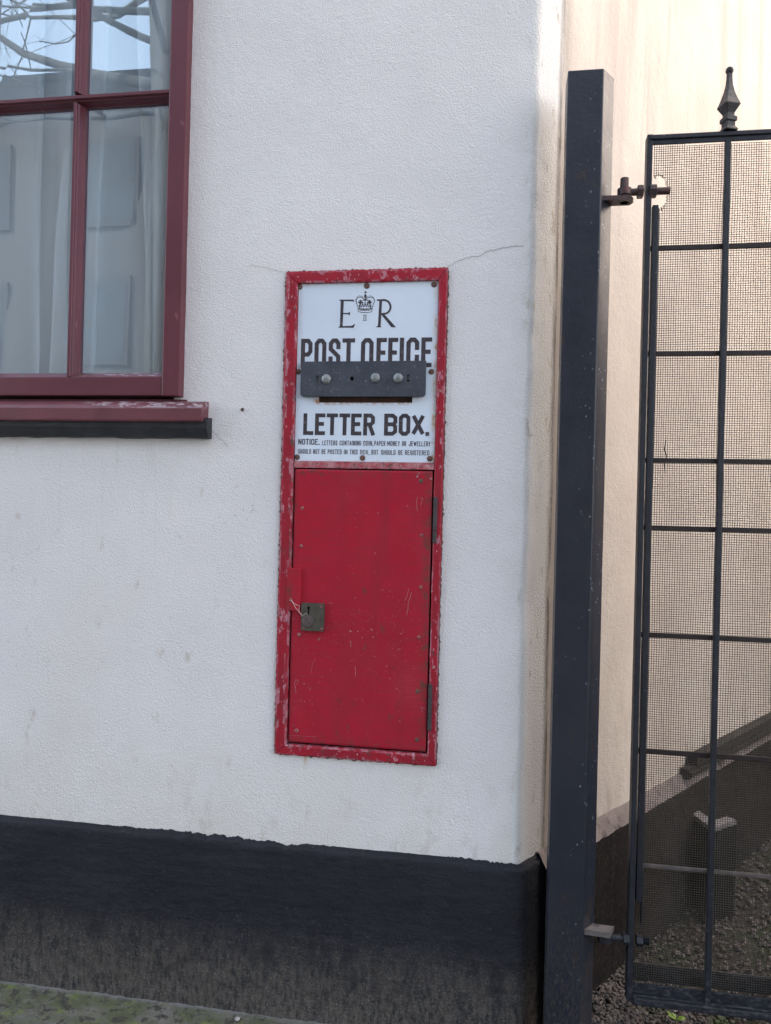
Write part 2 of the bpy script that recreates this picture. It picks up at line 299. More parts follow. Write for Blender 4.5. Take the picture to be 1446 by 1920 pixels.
def slot(x, z, w, h, n=6):
    r = w/2; q = [(x+r*math.cos(math.pi*k/n), z+h/2-r+r*math.sin(math.pi*k/n)) for k in range(n+1)]
    return q+[(x-r*math.cos(math.pi*k/n), z-h/2+r-r*math.sin(math.pi*k/n)) for k in range(n+1)]
def rrect(x0, x1, z0, z1, r, n=4):
    out = []
    for cx, cz, a0 in ((x1-r, z1-r, 0), (x0+r, z1-r, 90), (x0+r, z0+r, 180), (x1-r, z0+r, 270)):
        for k in range(n+1): a = math.radians(a0+90*k/n); out.append((cx+r*math.cos(a), cz+r*math.sin(a)))
    return out
# ------------------------------------------------------------------ the house: walls
OD = np.array([.5905, .8070]); ON = np.array([.8070, -.5905])       # side wall direction and outward normal
def profile(off, xc, R=.035):
    """plan of the outer skin: front face (y=-off) to a rounded corner to the slanting side wall; returns f(u)->(x,y,nx,ny)"""
    y0 = -off; turn = math.atan2(OD[1], OD[0])                 # ~53.8 deg
    T = R*math.tan(turn/2); xs = xc-T; L = R*turn
    def f(u):
        u = np.asarray(u, float); x = np.zeros_like(u); y = np.zeros_like(u); nx = np.zeros_like(u); ny = np.zeros_like(u)
        a = u <= 0; x[a] = xs+u[a]; y[a] = y0; ny[a] = -1
        b = (u > 0) & (u <= L); t = u[b]/R; x[b] = xs+R*np.sin(t); y[b] = y0+R-R*np.cos(t); nx[b] = np.sin(t); ny[b] = -np.cos(t)
        c = u > L; ex = xs+R*math.sin(turn); ey = y0+R-R*math.cos(turn)
        x[c] = ex+(u[c]-L)*OD[0]; y[c] = ey+(u[c]-L)*OD[1]; nx[c] = ON[0]; ny[c] = ON[1]
        return x, y, nx, ny
    return f, xs, L
LBX0, LBX1, LBZ0, LBZ1 = -.4965, -.1255, .594, 1.7005
WX1 = -.7650; WX0 = -1.62; WZ0 = 1.400; WZ1 = 2.78             # window opening
house = thing('house', (-2, 2, 0), 'white stucco house with black painted plinth and rounded corner beside the gate', 'house')
def skin(us, zs, prof, amp, name, mat, holes=(), lowamp=.0035):
    Ux, Zx = np.meshgrid(us, zs, indexing='ij'); x, y, nx, ny = prof(Ux.ravel()); z = Zx.ravel(); u = Ux.ravel()
    d = lowamp*(vnoise(u, z, 4, 1)+.5*vnoise(u, z, 11, 2))
    g = vnoise(u, z, 210, 3)+.8*vnoise(u, z, 95, 4)+.5*vnoise(u, z, 40, 5)
    reg = np.clip(.62+1.5*vnoise(u, z, 1.6, 6)+.25*np.clip(z-.9, -.6, 1)+.25*np.clip(u, -.6, .1), .3, 1.2)
    d = d+amp*g*reg
    cr = np.exp(-((u-.02)/.05)**2); d += cr*.004*(vnoise(u, z, 9, 7)+.6*vnoise(u, z, 27, 8))
    V = np.stack([x+nx*d, y+ny*d, z], 1); nu, nz = len(us), len(zs)
    I = np.arange(nu*nz).reshape(nu, nz); Q = np.stack([I[:-1, :-1], I[1:, :-1], I[1:, 1:], I[:-1, 1:]], -1)
    cx = (us[:-1]+us[1:])/2; cz = (zs[:-1]+zs[1:])/2; keep = np.ones((nu-1, nz-1), bool)
    for (a, b, c, e) in holes: keep &= ~(((cx > a) & (cx < b))[:, None] & ((cz > c) & (cz < e))[None, :])
    me = fast_mesh(V, Q[keep], name); return link(name, me, mat, house, smooth=True)
pf, xs0, LL = profile(0, .060, .022)
hx = [(LBX0+.003-xs0, LBX1-.003-xs0, LBZ0+.003, LBZ1-.003), (WX0-xs0, WX1-xs0, WZ0, WZ1)]
us = np.unique(np.round(np.concatenate([np.arange(-6, -1.75, .25), np.arange(-1.75, -1.3, .05), np.arange(-1.3-xs0, 0, .004), np.linspace(0, LL+.09, 34), [h for q in hx for h in q[:2]]]), 5))
zs = np.unique(np.round(np.concatenate([np.arange(.34, 2.45, .004), np.arange(2.45, 3.30, .1), [3.30], [h for q in hx for h in q[2:]]]), 5))
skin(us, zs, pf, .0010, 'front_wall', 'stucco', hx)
us2 = np.concatenate([np.arange(LL+.09, 1.9, .006), np.arange(1.9, 6.5, .2)])
zs2 = np.concatenate([np.arange(.34, 2.9, .008), np.arange(2.9, 3.35, .1)])
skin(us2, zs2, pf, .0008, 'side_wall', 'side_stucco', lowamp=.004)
# far sides and roof close the house
def at_u(u): x, y, nx, ny = pf(np.array([u])); return float(x[0]), float(y[0])
ex, ey = at_u(6.3)
mb = MB(); mb.box(-6.1, -6.0, 0, ey, 0, 3.30); mb.box(-6.1, ex, ey, ey+.1, 0, 3.30); mb.build('rear_wall', 'cream', house)
fx, fy = at_u(0)
mb = MB(); poly = [(-6.25, -.12), (fx+.06, -.12), (ex+.12, ey-.02), (ex+.1, ey+.25), (-6.25, ey+.25)]
mb.prism(poly, 3.30, 3.42); c = (-2.5, 2.4)
n0 = len(mb.v); mb.add([(p[0], p[1], 3.42) for p in poly]+[(c[0], c[1], 3.62)], [(i, (i+1) % 5, 5) for i in range(5)]); mb.build('roof', 'roof', house)
# plinth: black painted band, ragged painted top edge
def band(prof, us, ztop, name, mat, jag=.0055, off=.011):
    x, y, nx, ny = prof(us); top = ztop+jag*np.clip(.25+2.6*vnoise(us, us*0, 5, 8), .12, 1.4)*(vnoise(us, us*0, 90, 1)+1.1*vnoise(us, us*0, 240, 2))+.45*jag*vnoise(us, us*0, 6, 3)
    rows = [(0, -.004), (-.0005, .0022), (-.006, .0030), (-.009, off*.8), (-.013, off)]
    zr = [(0, a, b) for a, b in rows]
    V = []; R = []
    for _, dz, o_ in zr: R.append((top+dz, np.full_like(us, o_)))
    for k in np.arange(.37, -.0301, -.006): R.append((np.full_like(us, k), off+.004*(.37-k)/.37+0*us))
    for i, (zz, oo) in enumerate(R):
        dd = oo+(.0045*vnoise(us, zz, 9, 9)+.0016*vnoise(us, zz, 14, 4)+.0009*vnoise(us, zz, 90, 5)+.0006*vnoise(us, zz, 220, 6))
        V.append(np.stack([x+nx*dd, y+ny*dd, zz], 1))
    V = np.array(V); n, m = V.shape[:2]; I = np.arange(n*m).reshape(n, m); Q = np.stack([I[1:, :-1], I[1:, 1:], I[:-1, 1:], I[:-1, :-1]], -1).reshape(-1, 4)
    return link(name, fast_mesh(V.reshape(-1, 3), Q, name), mat, house, smooth=True)
usp = np.concatenate([np.arange(-6, -1.5, .1), np.arange(-1.5, 0, .004), np.linspace(0, LL+.075, 24)])
pp, _, _ = profile(0, .066, .012)
band(pp, usp, .393, 'plinth', 'plinth')
# side plinth: deeper, sloping cement cap
us3 = np.concatenate([np.arange(LL+.055, 2, .01), np.arange(2, 6.4, .2)]); x, y, nx, ny = pf(us3)
def strip(rows, name, mat):
    V = []
    for (o_, zz, j) in rows:
        dd = o_+j*(vnoise(us3, us3*0+zz, 30, 3)+vnoise(us3, us3*0+zz, 90, 4)); zj = zz+j*vnoise(us3, us3*0+zz, 45, 5); V.append(np.stack([x+nx*dd, y+ny*dd, zj], 1))
    V = np.array(V); n, m = V.shape[:2]; I = np.arange(n*m).reshape(n, m); Q = np.stack([I[1:, :-1], I[1:, 1:], I[:-1, 1:], I[:-1, :-1]], -1).reshape(-1, 4)
    return link(name, fast_mesh(V.reshape(-1, 3), Q, name), mat, house, smooth=False)
strip([(-.01, .402, .002), (.008, .399, .004), (.030, .366, .004)], 'plinth_cap', 'cement_cap')
strip([(.030, .366, .004)]+[(.031, z_, .003) for z_ in np.arange(.35, -.05, -.03)], 'side_plinth', 'side_plinth')
# hairline cracks in the front stucco
def ribbon3(pts, w, y=-.0036):
    vs = []; fs = []
    for i, (a, b) in enumerate(pts):
        p = np.array([a, b]); q = np.array(pts[min(i+1, len(pts)-1)]); r = np.array(pts[max(i-1, 0)]); d = q-r; d = d/np.hypot(*d); n = np.array([-d[1], d[0]])*w/2
        vs += [(p[0]+n[0], y, p[1]+n[1]), (p[0]-n[0], y, p[1]-n[1])]
    for i in range(len(pts)-1): fs.append((2*i, 2*i+1, 2*i+3, 2*i+2))
    return vs, fs
def wander(ps, step=.006, amp=.0022):
    out = []
    for (a, b) in zip(ps[:-1], ps[1:]):
        n = max(2, int(math.dist(a, b)/step))
        for k in range(n): t = k/n; out.append((a[0]+(b[0]-a[0])*t+random.uniform(-amp, amp), a[1]+(b[1]-a[1])*t+random.uniform(-amp, amp)))
    return out+[ps[-1]]
def wp(L): return [(X(a, b), Z(a, b)) for a, b in L]
mb = MB()
for L, w in (([(840, 500), (868, 487), (897, 480), (930, 467), (982, 461)], .0011), ([(536, 512), (510, 506), (470, 498)], .0008), ([(395, 800), (412, 822), (430, 838)], .0008)):
    mb = MB(); mb.add(*ribbon3(wander(wp(L)), w)); mb.build('crack', 'crack', house)
# ------------------------------------------------------------------ window
FY = -.028                                                        # frame face stands proud of the wall
wr = X(343, 400, FY); wl = -1.60; fz0 = Z(200, 742, FY); st = X(343, 400, FY)-X(311, 400, FY)
win_top = 2.76
mb = MB()
fo = .012                                                         # outer moulding beside the stile
br_ = X(352, 400, -.004); mb.box(wr, br_, .010, .06, fz0-.004, win_top, .002)          # recessed outer bead
mb.box(wr-st, wr, FY, .055, fz0, win_top, .003)
mb.box(wl, wl+st, FY, .055, fz0, win_top, .003)
mb.box(wl+st, wr-st, FY+.003, .053, fz0+.001, Z(200, 705, FY), .003)
mb.box(wl+st, wr-st, FY+.003, .053, win_top-.06, win_top, .003)
mb.box(wl-.02, wr+.016, .0, .06, win_top, win_top+.02)
mb.box(wl-.016, wl, -.004, .06, fz0-.004, win_top, .002)
mb.box(wl-.01, wr+.010, -.006, .058, fz0-.03, fz0-.005, .001)     # dark rebate under the frame
window = mb.build('window', 'maroon', house); tag(window, 'maroon painted window frame with flaking paint')
gx0, gx1 = wl+st, wr-st; gz0 = Z(200, 705, FY); bz = Z(100, 184, FY)
bx = X(134, 450, FY)
GY = .0                                                            # glass plane (seen to lie well behind the bar ridges)
def bar(name, a, b, vertical, c, w=.0085, wide=.026):
    # moulded bar: narrow front ridge, step, then putty slopes down to the glass
    prof_ = [(-wide/2, GY-.001), (-wide/2+.003, GY-.007), (-w/2-.003, FY+.010), (-w/2, FY+.008), (-w/2, FY+.002), (-w/2+.001, FY+.001), (w/2-.001, FY+.001), (w/2, FY+.002), (w/2, FY+.008), (w/2+.003, FY+.010), (wide/2-.003, GY-.007), (wide/2, GY-.001), (wide/2, GY+.012), (-wide/2, GY+.012)]
    m_ = MB()
    if vertical: m_.prism([(c+p, q) for p, q in prof_], a, b, 'Z')
    else: m_.prism([(q, c+p) for p, q in prof_], a, b, 'X')
    return m_.build(name, 'maroon', window)
pw = gx1-bx-.013; cols = [bx, bx-pw-.026, bx-2*pw-.052]
cols = [c for c in cols if c > gx0+.05]
rows = [bz, bz+.64]; rows = [r for r in rows if r < win_top-.15]
xe = [gx0]+sorted(cols)+[gx1]; ze = [gz0]+rows+[win_top-.06]
for c in cols:
    for i in range(len(ze)-1): bar('glazing_bar', ze[i]+(.0132 if i else 0), ze[i+1]-(.0132 if i < len(ze)-2 else 0), True, c)
for r in rows: bar('glazing_bar', gx0, gx1, False, r)
for i in range(len(xe)-1):
    for j in range(len(ze)-1):
        a, b, c, e = xe[i], xe[i+1], ze[j], ze[j+1]; ty = random.uniform(-.0009, .0009)
        mb = MB(); mb.add([(a+.002, GY+.004+ty, c+.002), (b-.002, GY+.004, c+.002), (b-.002, GY+.004+ty, e-.002), (a+.002, GY+.004, e-.002)], [(0, 1, 2, 3)])
        mb.build('pane', 'glass', window)
        # putty slope round each pane
        mb = MB(); s_ = .006
        for (q0, q1, q2, q3, hor) in ((a, b, c, c+s_, 1), (a, b, e-s_, e, 2), (a, a+s_, c, e, 3), (b-s_, b, c, e, 4)): pass
# lower glazing bead and the end joint line of the bottom rail
mb = MB(); mb.prism([(FY+.006, gz0), (GY-.002, gz0+.012), (GY+.003, gz0+.012), (GY+.003, gz0)], gx0, gx1, 'X'); mb.build('glazing_bead', 'maroon_worn', window)
# moulded right and left beads
mb = MB(); mb.prism([(gx1-.008, GY+.002), (gx1, GY+.002), (gx1, FY+.010), (gx1-.003, FY+.012)], gz0, win_top-.06, 'Z'); mb.build('glazing_bead', 'maroon', window)
# sill: rounded nose, proud of the wall
sy0 = -.044; sx1 = X(377, 775, sy0); sz0 = Z(200, 789, sy0); sz1 = Z(200, 757, sy0)
def sill(name, x0, x1, pr, mat, n=200, jag=.0006):
    xs_ = np.linspace(x0, x1, n); V = []
    for (yy, zz) in pr: V.append(np.stack([xs_, yy+jag*vnoise(xs_, xs_*0+yy*90, 45, 2), zz+jag*1.6*vnoise(xs_, xs_*0+zz*70, 30, 5)], 1))
    V = np.array(V); n_, m_ = V.shape[:2]; I = np.arange(n_*m_).reshape(n_, m_); Q = np.stack([I[:-1, :-1], I[1:, :-1], I[1:, 1:], I[:-1, 1:]], -1).reshape(-1, 4)
    vv = [tuple(v) for v in V.reshape(-1, 3)]; ff = [tuple(q) for q in Q]+[tuple(int(I[i, -1]) for i in range(n_))[::-1], tuple(int(I[i, 0]) for i in range(n_))]
    return link(name, mesh(vv, ff, name), mat, window)
sill('window_sill', wl-.06, sx1, [(.01, sz1+.012), (-.02, sz1+.009), (sy0+.012, sz1+.004), (sy0+.004, sz1-.002), (sy0, sz1-.010), (sy0+.001, sz0+.004), (sy0+.003, sz0), (.0, sz0-.001)], 'maroon_worn')
ly = -.034
sill('lead_strip', wl-.07, X(387, 805, ly), [(0, Z(200, 790, ly)+.012), (ly+.01, Z(200, 790, ly)+.010), (ly, Z(200, 790, ly)), (ly+.002, Z(200, 800, ly)), (ly+.012, Z(200, 818, ly)), (.0, Z(200, 818, ly)-.001)], 'lead', jag=.0028)
# window room + curtains
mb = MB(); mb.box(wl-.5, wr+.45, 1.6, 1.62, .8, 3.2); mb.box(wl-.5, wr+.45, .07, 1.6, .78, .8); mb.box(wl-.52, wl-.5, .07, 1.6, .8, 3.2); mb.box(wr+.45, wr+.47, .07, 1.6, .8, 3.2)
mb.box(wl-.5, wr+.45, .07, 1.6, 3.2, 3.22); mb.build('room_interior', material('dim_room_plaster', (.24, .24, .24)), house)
def curtain(x0, x1, label, seed):
    n = 260; zz = np.linspace(1.33, 2.9, 60); xx = np.linspace(x0, x1, n); V = []
    for z_ in zz:
        t = (2.9-z_)/1.57; ph = .35*t*np.sin(xx*9+seed)
        f = .021*np.sin(xx*58+ph*9+seed+1.2*np.sin(xx*23))+.018*np.sin(xx*27+seed*2+ph*5)+.005*np.sin(xx*131+seed)+.014*vnoise(xx*1.0, xx*0+z_*.7, 6, seed)
        xo = xx+.034*np.sin(xx*44+z_*1.5*np.sin(xx*7+seed)+seed)+.045*(t-.5)*np.sin(xx*15+seed)
        V.append(np.stack([xo, .075+f, xx*0+z_], 1))
    V = np.array(V); a, b = V.shape[:2]; I = np.arange(a*b).reshape(a, b); Q = np.stack([I[:-1, :-1], I[:-1, 1:], I[1:, 1:], I[1:, :-1]], -1).reshape(-1, 4)
    o = link('net_curtain', fast_mesh(V.reshape(-1, 3), Q, 'net_curtain'), cmat, None, smooth=True); tag(o, label, 'curtain')
cmat = bpy.data.materials.new('sheer_net'); cmat.use_nodes = True; t = cmat.node_tree; t.nodes.remove(t.nodes['Principled BSDF'])
df = t.nodes.new('ShaderNodeBsdfDiffuse'); df.inputs[0].default_value = (.86, .93, .97, 1); tl = t.nodes.new('ShaderNodeBsdfTranslucent'); tl.inputs[0].default_value = (.6, .66, .68, 1)
tp = t.nodes.new('ShaderNodeBsdfTransparent'); m1 = t.nodes.new('ShaderNodeMixShader'); m1.inputs[0].default_value = .2; m2 = t.nodes.new('ShaderNodeMixShader')
lw = t.nodes.new('ShaderNodeLayerWeight'); lw.inputs[0].default_value = .5; mr = t.nodes.new('ShaderNodeMapRange'); mr.inputs[3].default_value = .78; mr.inputs[4].default_value = .98; mr.inputs[2].default_value = .5
t.links.new(lw.outputs['Facing'], mr.inputs[0]); t.links.new(mr.outputs[0], m2.inputs[0])
t.links.new(df.outputs[0], m1.inputs[1]); t.links.new(tl.outputs[0], m1.inputs[2]); t.links.new(tp.outputs[0], m2.inputs[1]); t.links.new(m1.outputs[0], m2.inputs[2]); t.links.new(m2.outputs[0], t.nodes['Material Output'].inputs[0])
curtain(wl-.03, wr+.02, 'sheer white net curtain hanging in folds behind the maroon window', 1.3)
# ------------------------------------------------------------------ letter box
lb = thing('wall_letter_box', ((LBX0+LBX1)/2, 0, LBZ0), 'red wall letter box with white enamel notice plate set into stucco', 'letter box')
# box body inside the wall
mb = MB(); a, b, c, e = LBX0+.004, LBX1-.004, LBZ0+.004, LBZ1-.004
mb.add([(a, .0, c), (b, .0, c), (b, .0, e), (a, .0, e), (a, .2, c), (b, .2, c), (b, .2, e), (a, .2, e)], [(0, 4, 7, 3), (1, 2, 6, 5), (0, 1, 5, 4), (3, 7, 6, 2), (4, 5, 6, 7)])
mb.build('box_body', 'black', lb)
# ragged dark rim of old paint and filler against the stucco
def rag_ring(x0, x1, z0, z1, wmin, wmax, y, inner=.004):
    loop = []; per = [(x0, z0, x1, z0, 0, -1), (x1, z0, x1, z1, 1, 0), (x1, z1, x0, z1, 0, 1), (x0, z1, x0, z0, -1, 0)]
    vs = []
    for (ax, az, bx_, bz_, nx_, nz_) in per:
        n = int(math.dist((ax, az), (bx_, bz_))/.0045)
        for k in range(n):
            t = k/n; w = random.uniform(wmin, wmax)*(1.0 if random.random() < .9 else 1.7); px_, pz_ = ax+(bx_-ax)*t, az+(bz_-az)*t
            if k == 0: w = wmin
            vs += [(px_+nx_*w, y, pz_+nz_*w), (px_-nx_*inner, y, pz_-nz_*inner)]
    n = len(vs)//2; return vs, [(2*i, 2*i+1, 2*((i+1) % n)+1, 2*((i+1) % n)) for i in range(n)]
v_, f_ = rag_ring(LBX0, LBX1, LBZ0, LBZ1, .0008, .0032, -.0026)
mb = MB(); mb.add(v_, f_); mb.build('filler_edge', material('old_filler_edge', (.10, .05, .05), (.18, .10, .09), 90, .9), lb)
# mitred frame: left, right, bottom, top
IX0, IX1 = X(556, 700), X(820, 700)-.0005; IZ1 = Z(688, 530); IZ0 = Z(680, 1404)
FYb = -.0085
def mitred(name, quad, mat='red_frame', y0=FYb, y1=.02, jag=.0005):
    # quad: outer a,b then inner b,a ; front face subdivided for an uneven edge
    n = 60; V = []
    (ax, az), (bx_, bz_), (cx_, cz_), (dx_, dz_) = quad
    for s_ in (0, .16, .34, .66, .84, 1):
        row = []
        for k in range(n+1):
            t = k/n; ox, oz = ax+(bx_-ax)*t, az+(bz_-az)*t; ix, iz = dx_+(cx_-dx_)*t, dz_+(cz_-dz_)*t
            j = jag*(random.random()-.5)*(2.2 if s_ in (0, 1) else .5)
            yy = y0+(.0015 if s_ in (0, 1) else 0)
            dxn, dzn = ix-ox, iz-oz; L_ = math.hypot(dxn, dzn); row.append((ox+dxn*s_+dxn/L_*j, yy+.0003*(random.random()-.5), oz+dzn*s_+dzn/L_*j))
        V.append(row)
    V.insert(0, [(p[0], y1, p[2]) for p in V[0]]); V.append([(p[0], y1, p[2]) for p in V[-1]])
    m_ = MB(); k0 = n+1; m_.add([p for r in V for p in r], [(i*k0+k, i*k0+k+1, (i+1)*k0+k+1, (i+1)*k0+k) for i in range(len(V)-1) for k in range(n)])
    m_.mi = [1 if i in (0, 1, len(V)-3, len(V)-2) or (i in (2, len(V)-4) and random.random() < .22) else 0 for i in range(len(V)-1) for k in range(n)]
    return m_.build(name, [mat, 'red_edge'], lb)
O = [(LBX0, LBZ0), (LBX1, LBZ0), (LBX1, LBZ1), (LBX0, LBZ1)]; Q_ = [(IX0, IZ0), (IX1, IZ0), (IX1, IZ1), (IX0, IZ1)]
g_ = .0006
for i, nm in enumerate(('frame_rail', 'frame_stile', 'frame_rail', 'frame_stile')):
    j = (i+1) % 4; a, b, c, d = O[i], O[j], Q_[j], Q_[i]
    dx, dz = (b[0]-a[0]), (b[1]-a[1]); L_ = math.hypot(dx, dz); dx, dz = dx/L_*g_, dz/L_*g_
    mitred(nm, [(a[0]+dx, a[1]+dz), (b[0]-dx, b[1]-dz), (c[0]-dx, c[1]-dz), (d[0]+dx, d[1]+dz)])
# cross bar under the enamel plate
cz1, cz0 = Z(680, 866), Z(680, 879)
mb = MB(); mb.box(IX0+.0005, IX1-.0005, -.0045, .02, cz0, cz1, .0008); mb.build('cross_bar', 'red_bar', lb)
# enamel plate with slot
PY = -.0010
slx0, slx1, slz0, slz1 = X(598, 755, PY), X(773, 755, PY), Z(685, 755, PY), Z(685, 712, PY)
ez0 = cz1+.0004; ez1 = IZ1-.0004
ep = plate('enamel_plate', rrect(IX0+.001, IX1-.001, ez0, ez1, .004), [[(slx0, slz0), (slx1, slz0), (slx1, slz1), (slx0, slz1)]], PY, .0026, 'enamel', lb)
mb = MB(); mb.box(slx0-.01, slx1+.01, .012, .014, slz0-.02, slz1+.02); mb.build('inner_flap', 'flap', lb)
# ---- lettering
LZ = [0]
def ribbon(mb_, pts, w, closed=False, ext=True, y=PY-.0004):
    pts = [np.array(p, float) for p in pts]; n = len(pts)
    if not closed and ext:
        d = pts[0]-pts[1]; pts[0] = pts[0]+d/np.hypot(*d)*w/2; d = pts[-1]-pts[-2]; pts[-1] = pts[-1]+d/np.hypot(*d)*w/2
    L = []; R = []
    for i in range(n):
        p = pts[i]
        if closed: a = p-pts[i-1]; b = pts[(i+1) % n]-p
        else: a = p-pts[max(i-1, 0)] if i else pts[1]-p; b = pts[i+1]-p if i < n-1 else a
        a = a/np.hypot(*a); b = b/np.hypot(*b); na = np.array([-a[1], a[0]]); nb = np.array([-b[1], b[0]]); m_ = na+nb; m_ = m_/np.hypot(*m_); k = w/2/max(.35, m_.dot(na))
        L.append(p+m_*k); R.append(p-m_*k)
    LZ[0] = (LZ[0]+1) % 5; yy = y-LZ[0]*.00004
    vs = [(p[0], yy, p[1]) for q in zip(L, R) for p in q]; m2 = n if closed else n-1
    mb_.add(vs, [(2*i, 2*i+1, 2*((i+1) % n)+1, 2*((i+1) % n)) for i in range(m2)])
c_, d_ = .3, .12
GL = {'O': [('c', [(c_, 0), (1-c_, 0), (1, d_), (1, 1-d_), (1-c_, 1), (c_, 1), (0, 1-d_), (0, d_)])],
 'C': [[(1, .32), (1, d_), (1-c_, 0), (c_, 0), (0, d_), (0, 1-d_), (c_, 1), (1-c_, 1), (1, 1-d_), (1, .68)]],
 'G': [[(.5, .45), (1, .45), (1, d_), (1-c_, 0), (c_, 0), (0, d_), (0, 1-d_), (c_, 1), (1-c_, 1), (1, 1-d_), (1, .7)]],
 'S': [[(0, .28), (0, d_), (c_, 0), (1-c_, 0), (1, d_), (1, .36), (0, .66), (0, 1-d_), (c_, 1), (1-c_, 1), (1, 1-d_), (1, .74)]],
 'P': [[(0, 0), (0, 1)], [(0, 1), (1-c_, 1), (1, 1-d_), (1, .45+d_), (1-c_, .45), (0, .45)]],
 'R': [[(0, 0), (0, 1)], [(0, 1), (1-c_, 1), (1, 1-d_), (1, .5+d_), (1-c_, .5), (0, .5)], [(.55, .5), (1, 0)]],
 'B': [[(0, 0), (0, 1)], [(0, 1), (1-c_, 1), (1, 1-d_), (1, .52+d_), (1-c_*.8, .52), (0, .52)], [(1-c_*.8, .52), (1, .52-d_), (1, d_), (1-c_, 0), (0, 0)]],
 'D': [[(0, 0), (0, 1)], [(0, 1), (1-c_, 1), (1, 1-d_), (1, d_), (1-c_, 0), (0, 0)]],
 'T': [[(.5, 0), (.5, 1)], [(0, 1), (1, 1)]], 'I': [[(.5, 0), (.5, 1)]], 'L': [[(0, 1), (0, 0), (1, 0)]],
 'F': [[(0, 0), (0, 1), (1, 1)], [(0, .5), (.8, .5)]], 'E': [[(1, 0), (0, 0), (0, 1), (1, 1)], [(0, .52), (.8, .52)]],
 'X': [[(0, 0), (1, 1)], [(0, 1), (1, 0)]], 'N': [[(0, 0), (0, 1)], [(1, 0), (1, 1)], [(0, 1), (1, 0)]], 'A': [[(0, 0), (.5, 1)], [(.5, 1), (1, 0)], [(.25, .33), (.75, .33)]],
 'M': [[(0, 0), (0, 1)], [(1, 0), (1, 1)], [(0, 1), (.5, .25)], [(.5, .25), (1, 1)]], 'Y': [[(0, 1), (.5, .45)], [(.5, .45), (1, 1)], [(.5, .45), (.5, 0)]],
 'J': [[(1, 1), (1, d_), (1-c_, 0), (c_, 0), (0, d_), (0, .25)]], 'W': [[(0, 1), (.25, 0)], [(.25, 0), (.5, .8)], [(.5, .8), (.75, 0)], [(.75, 0), (1, 1)]],
 'H': [[(0, 0), (0, 1)], [(1, 0), (1, 1)], [(0, .5), (1, .5)]], 'U': [[(0, 1), (0, d_), (c_, 0), (1-c_, 0), (1, d_), (1, 1)]]}
def glyph(mb_, ch, x0, x1, z0, z1, w):
    if ch == '.':
        ribbon(mb_, [(x0, z0+w/2), (x1, z0+w/2)], w, ext=False); return
    if ch == ',':
        ribbon(mb_, [(x0, z0+w*.6), ((x0+x1)/2, z0+w*.2), (x0-w*.2, z0-w*1.2)], w*.8, ext=False); return
    x0, x1, z0, z1 = x0+w/2, x1-w/2, z0+w/2, z1-w/2
    for stt in GL[ch]:
        closed = stt[0] == 'c'; pts = stt[1] if closed else stt
        ext = ch not in 'XAWMYN' or pts[0][0] == pts[-1][0]
        ribbon(mb_, [(x0+p[0]*(x1-x0), z0+p[1]*(z1-z0)) for p in pts], w, closed, ext)
txt = MB(); tN = MB(); tE = MB(); tP = MB()
zt, zb = Z(687, 634, PY), Z(687, 689, PY)
for ch, a, b in zip('POSTOFFICE', (564.5, 590, 616.5, 642, 677, 706, 728, 750, 762, 790), (586, 612, 638.5, 665.5, 700.5, 725, 746.5, 757, 786, 810)):
    glyph(tP, ch, X(a, 660, PY), X(b, 660, PY), zb, zt, .0096)
zt, zb = Z(687, 775.5, PY), Z(687, 816.5, PY)
for ch, a, b in zip('LETTERBOX.', (569, 591, 612.5, 636.5, 658.5, 681.5, 720.5, 748, 771.5, 798.5), (588, 610, 633.5, 656.5, 678, 703, 745, 769.5, 797, 805.5)):
    glyph(txt, ch, X(a, 796, PY), X(b, 796, PY), zb, zt, .0088)
def words(defs, oy, za, zb_, w):
    for word, a, b in defs:
        a = 540+a/4.82; b = 540+b/4.82; adv = {'I': .45, '.': .5, ',': .5, 'M': 1.25, 'W': 1.35}
        tot = sum(adv.get(q, 1) for q in word); u = (b-a)/tot; x = a
        for ch in word:
            k = adv.get(ch, 1)*u; glyph(tN, ch, X(x+.35, oy, PY), X(x+k-.75, oy, PY), zb_, za, w); x += k
words([('NOTICE.', 93, 292)], 829, Z(600, 823, PY), Z(600, 834, PY), .0021)
words([('LETTERS', 308, 450), ('CONTAINING', 467, 665), ('COIN,', 681, 776), ('PAPER', 780, 884), ('MONEY', 897, 1015), ('OR', 1030, 1072), ('JEWELLERY', 1093, 1292)], 831, Z(687, 826.5, PY), Z(687, 835.5, PY), .00125)
words([('SHOULD', 92, 213), ('NOT', 228, 290), ('BE', 303, 347), ('POSTED', 359, 489), ('IN', 505, 542), ('THIS', 556, 634), ('BOX,', 652, 742), ('BUT', 753, 820), ('SHOULD', 841, 976), ('BE', 996, 1042), ('REGISTERED', 1057, 1282)], 847, Z(687, 843.2, PY), Z(687, 852.3, PY), .00125)
def zp(x, y): return (X(540+x/4.82, 500+y/4.82, PY), Z(540+x/4.82, 500+y/4.82, PY))   # from the enlarged view of the plate
def poly(mb_, pts):
    LZ[0] = (LZ[0]+1) % 5; yy = PY-.0004-LZ[0]*.00004; q = [zp(*p) for p in pts]; mb_.add([(p[0], yy, p[1]) for p in q], [tuple(range(len(q)))])
for q in ([(478, 302), (506, 302), (494, 550), (470, 550)], [(458, 298), (594, 298), (600, 326), (588, 312), (506, 312), (480, 312)], [(500, 418), (545, 418), (562, 408), (558, 444), (545, 430), (500, 430)],
          [(452, 552), (594, 552), (608, 515), (580, 534), (492, 538), (470, 540)],
          [(828, 302), (852, 302), (838, 540), (814, 540)], [(806, 296), (880, 294), (880, 306), (806, 310)], [(796, 548), (806, 536), (836, 536), (846, 548)],
          [(840, 428), (866, 424), (978, 548), (936, 548)]): poly(tE, q)
arc = [(870+58*math.sin(math.radians(t)), 364-62*math.cos(math.radians(t))) for t in range(0, 181, 15)]
ribbon(tE, [zp(*p) for p in [(848, 303)]+arc+[(846, 428)]], .0042, ext=False)
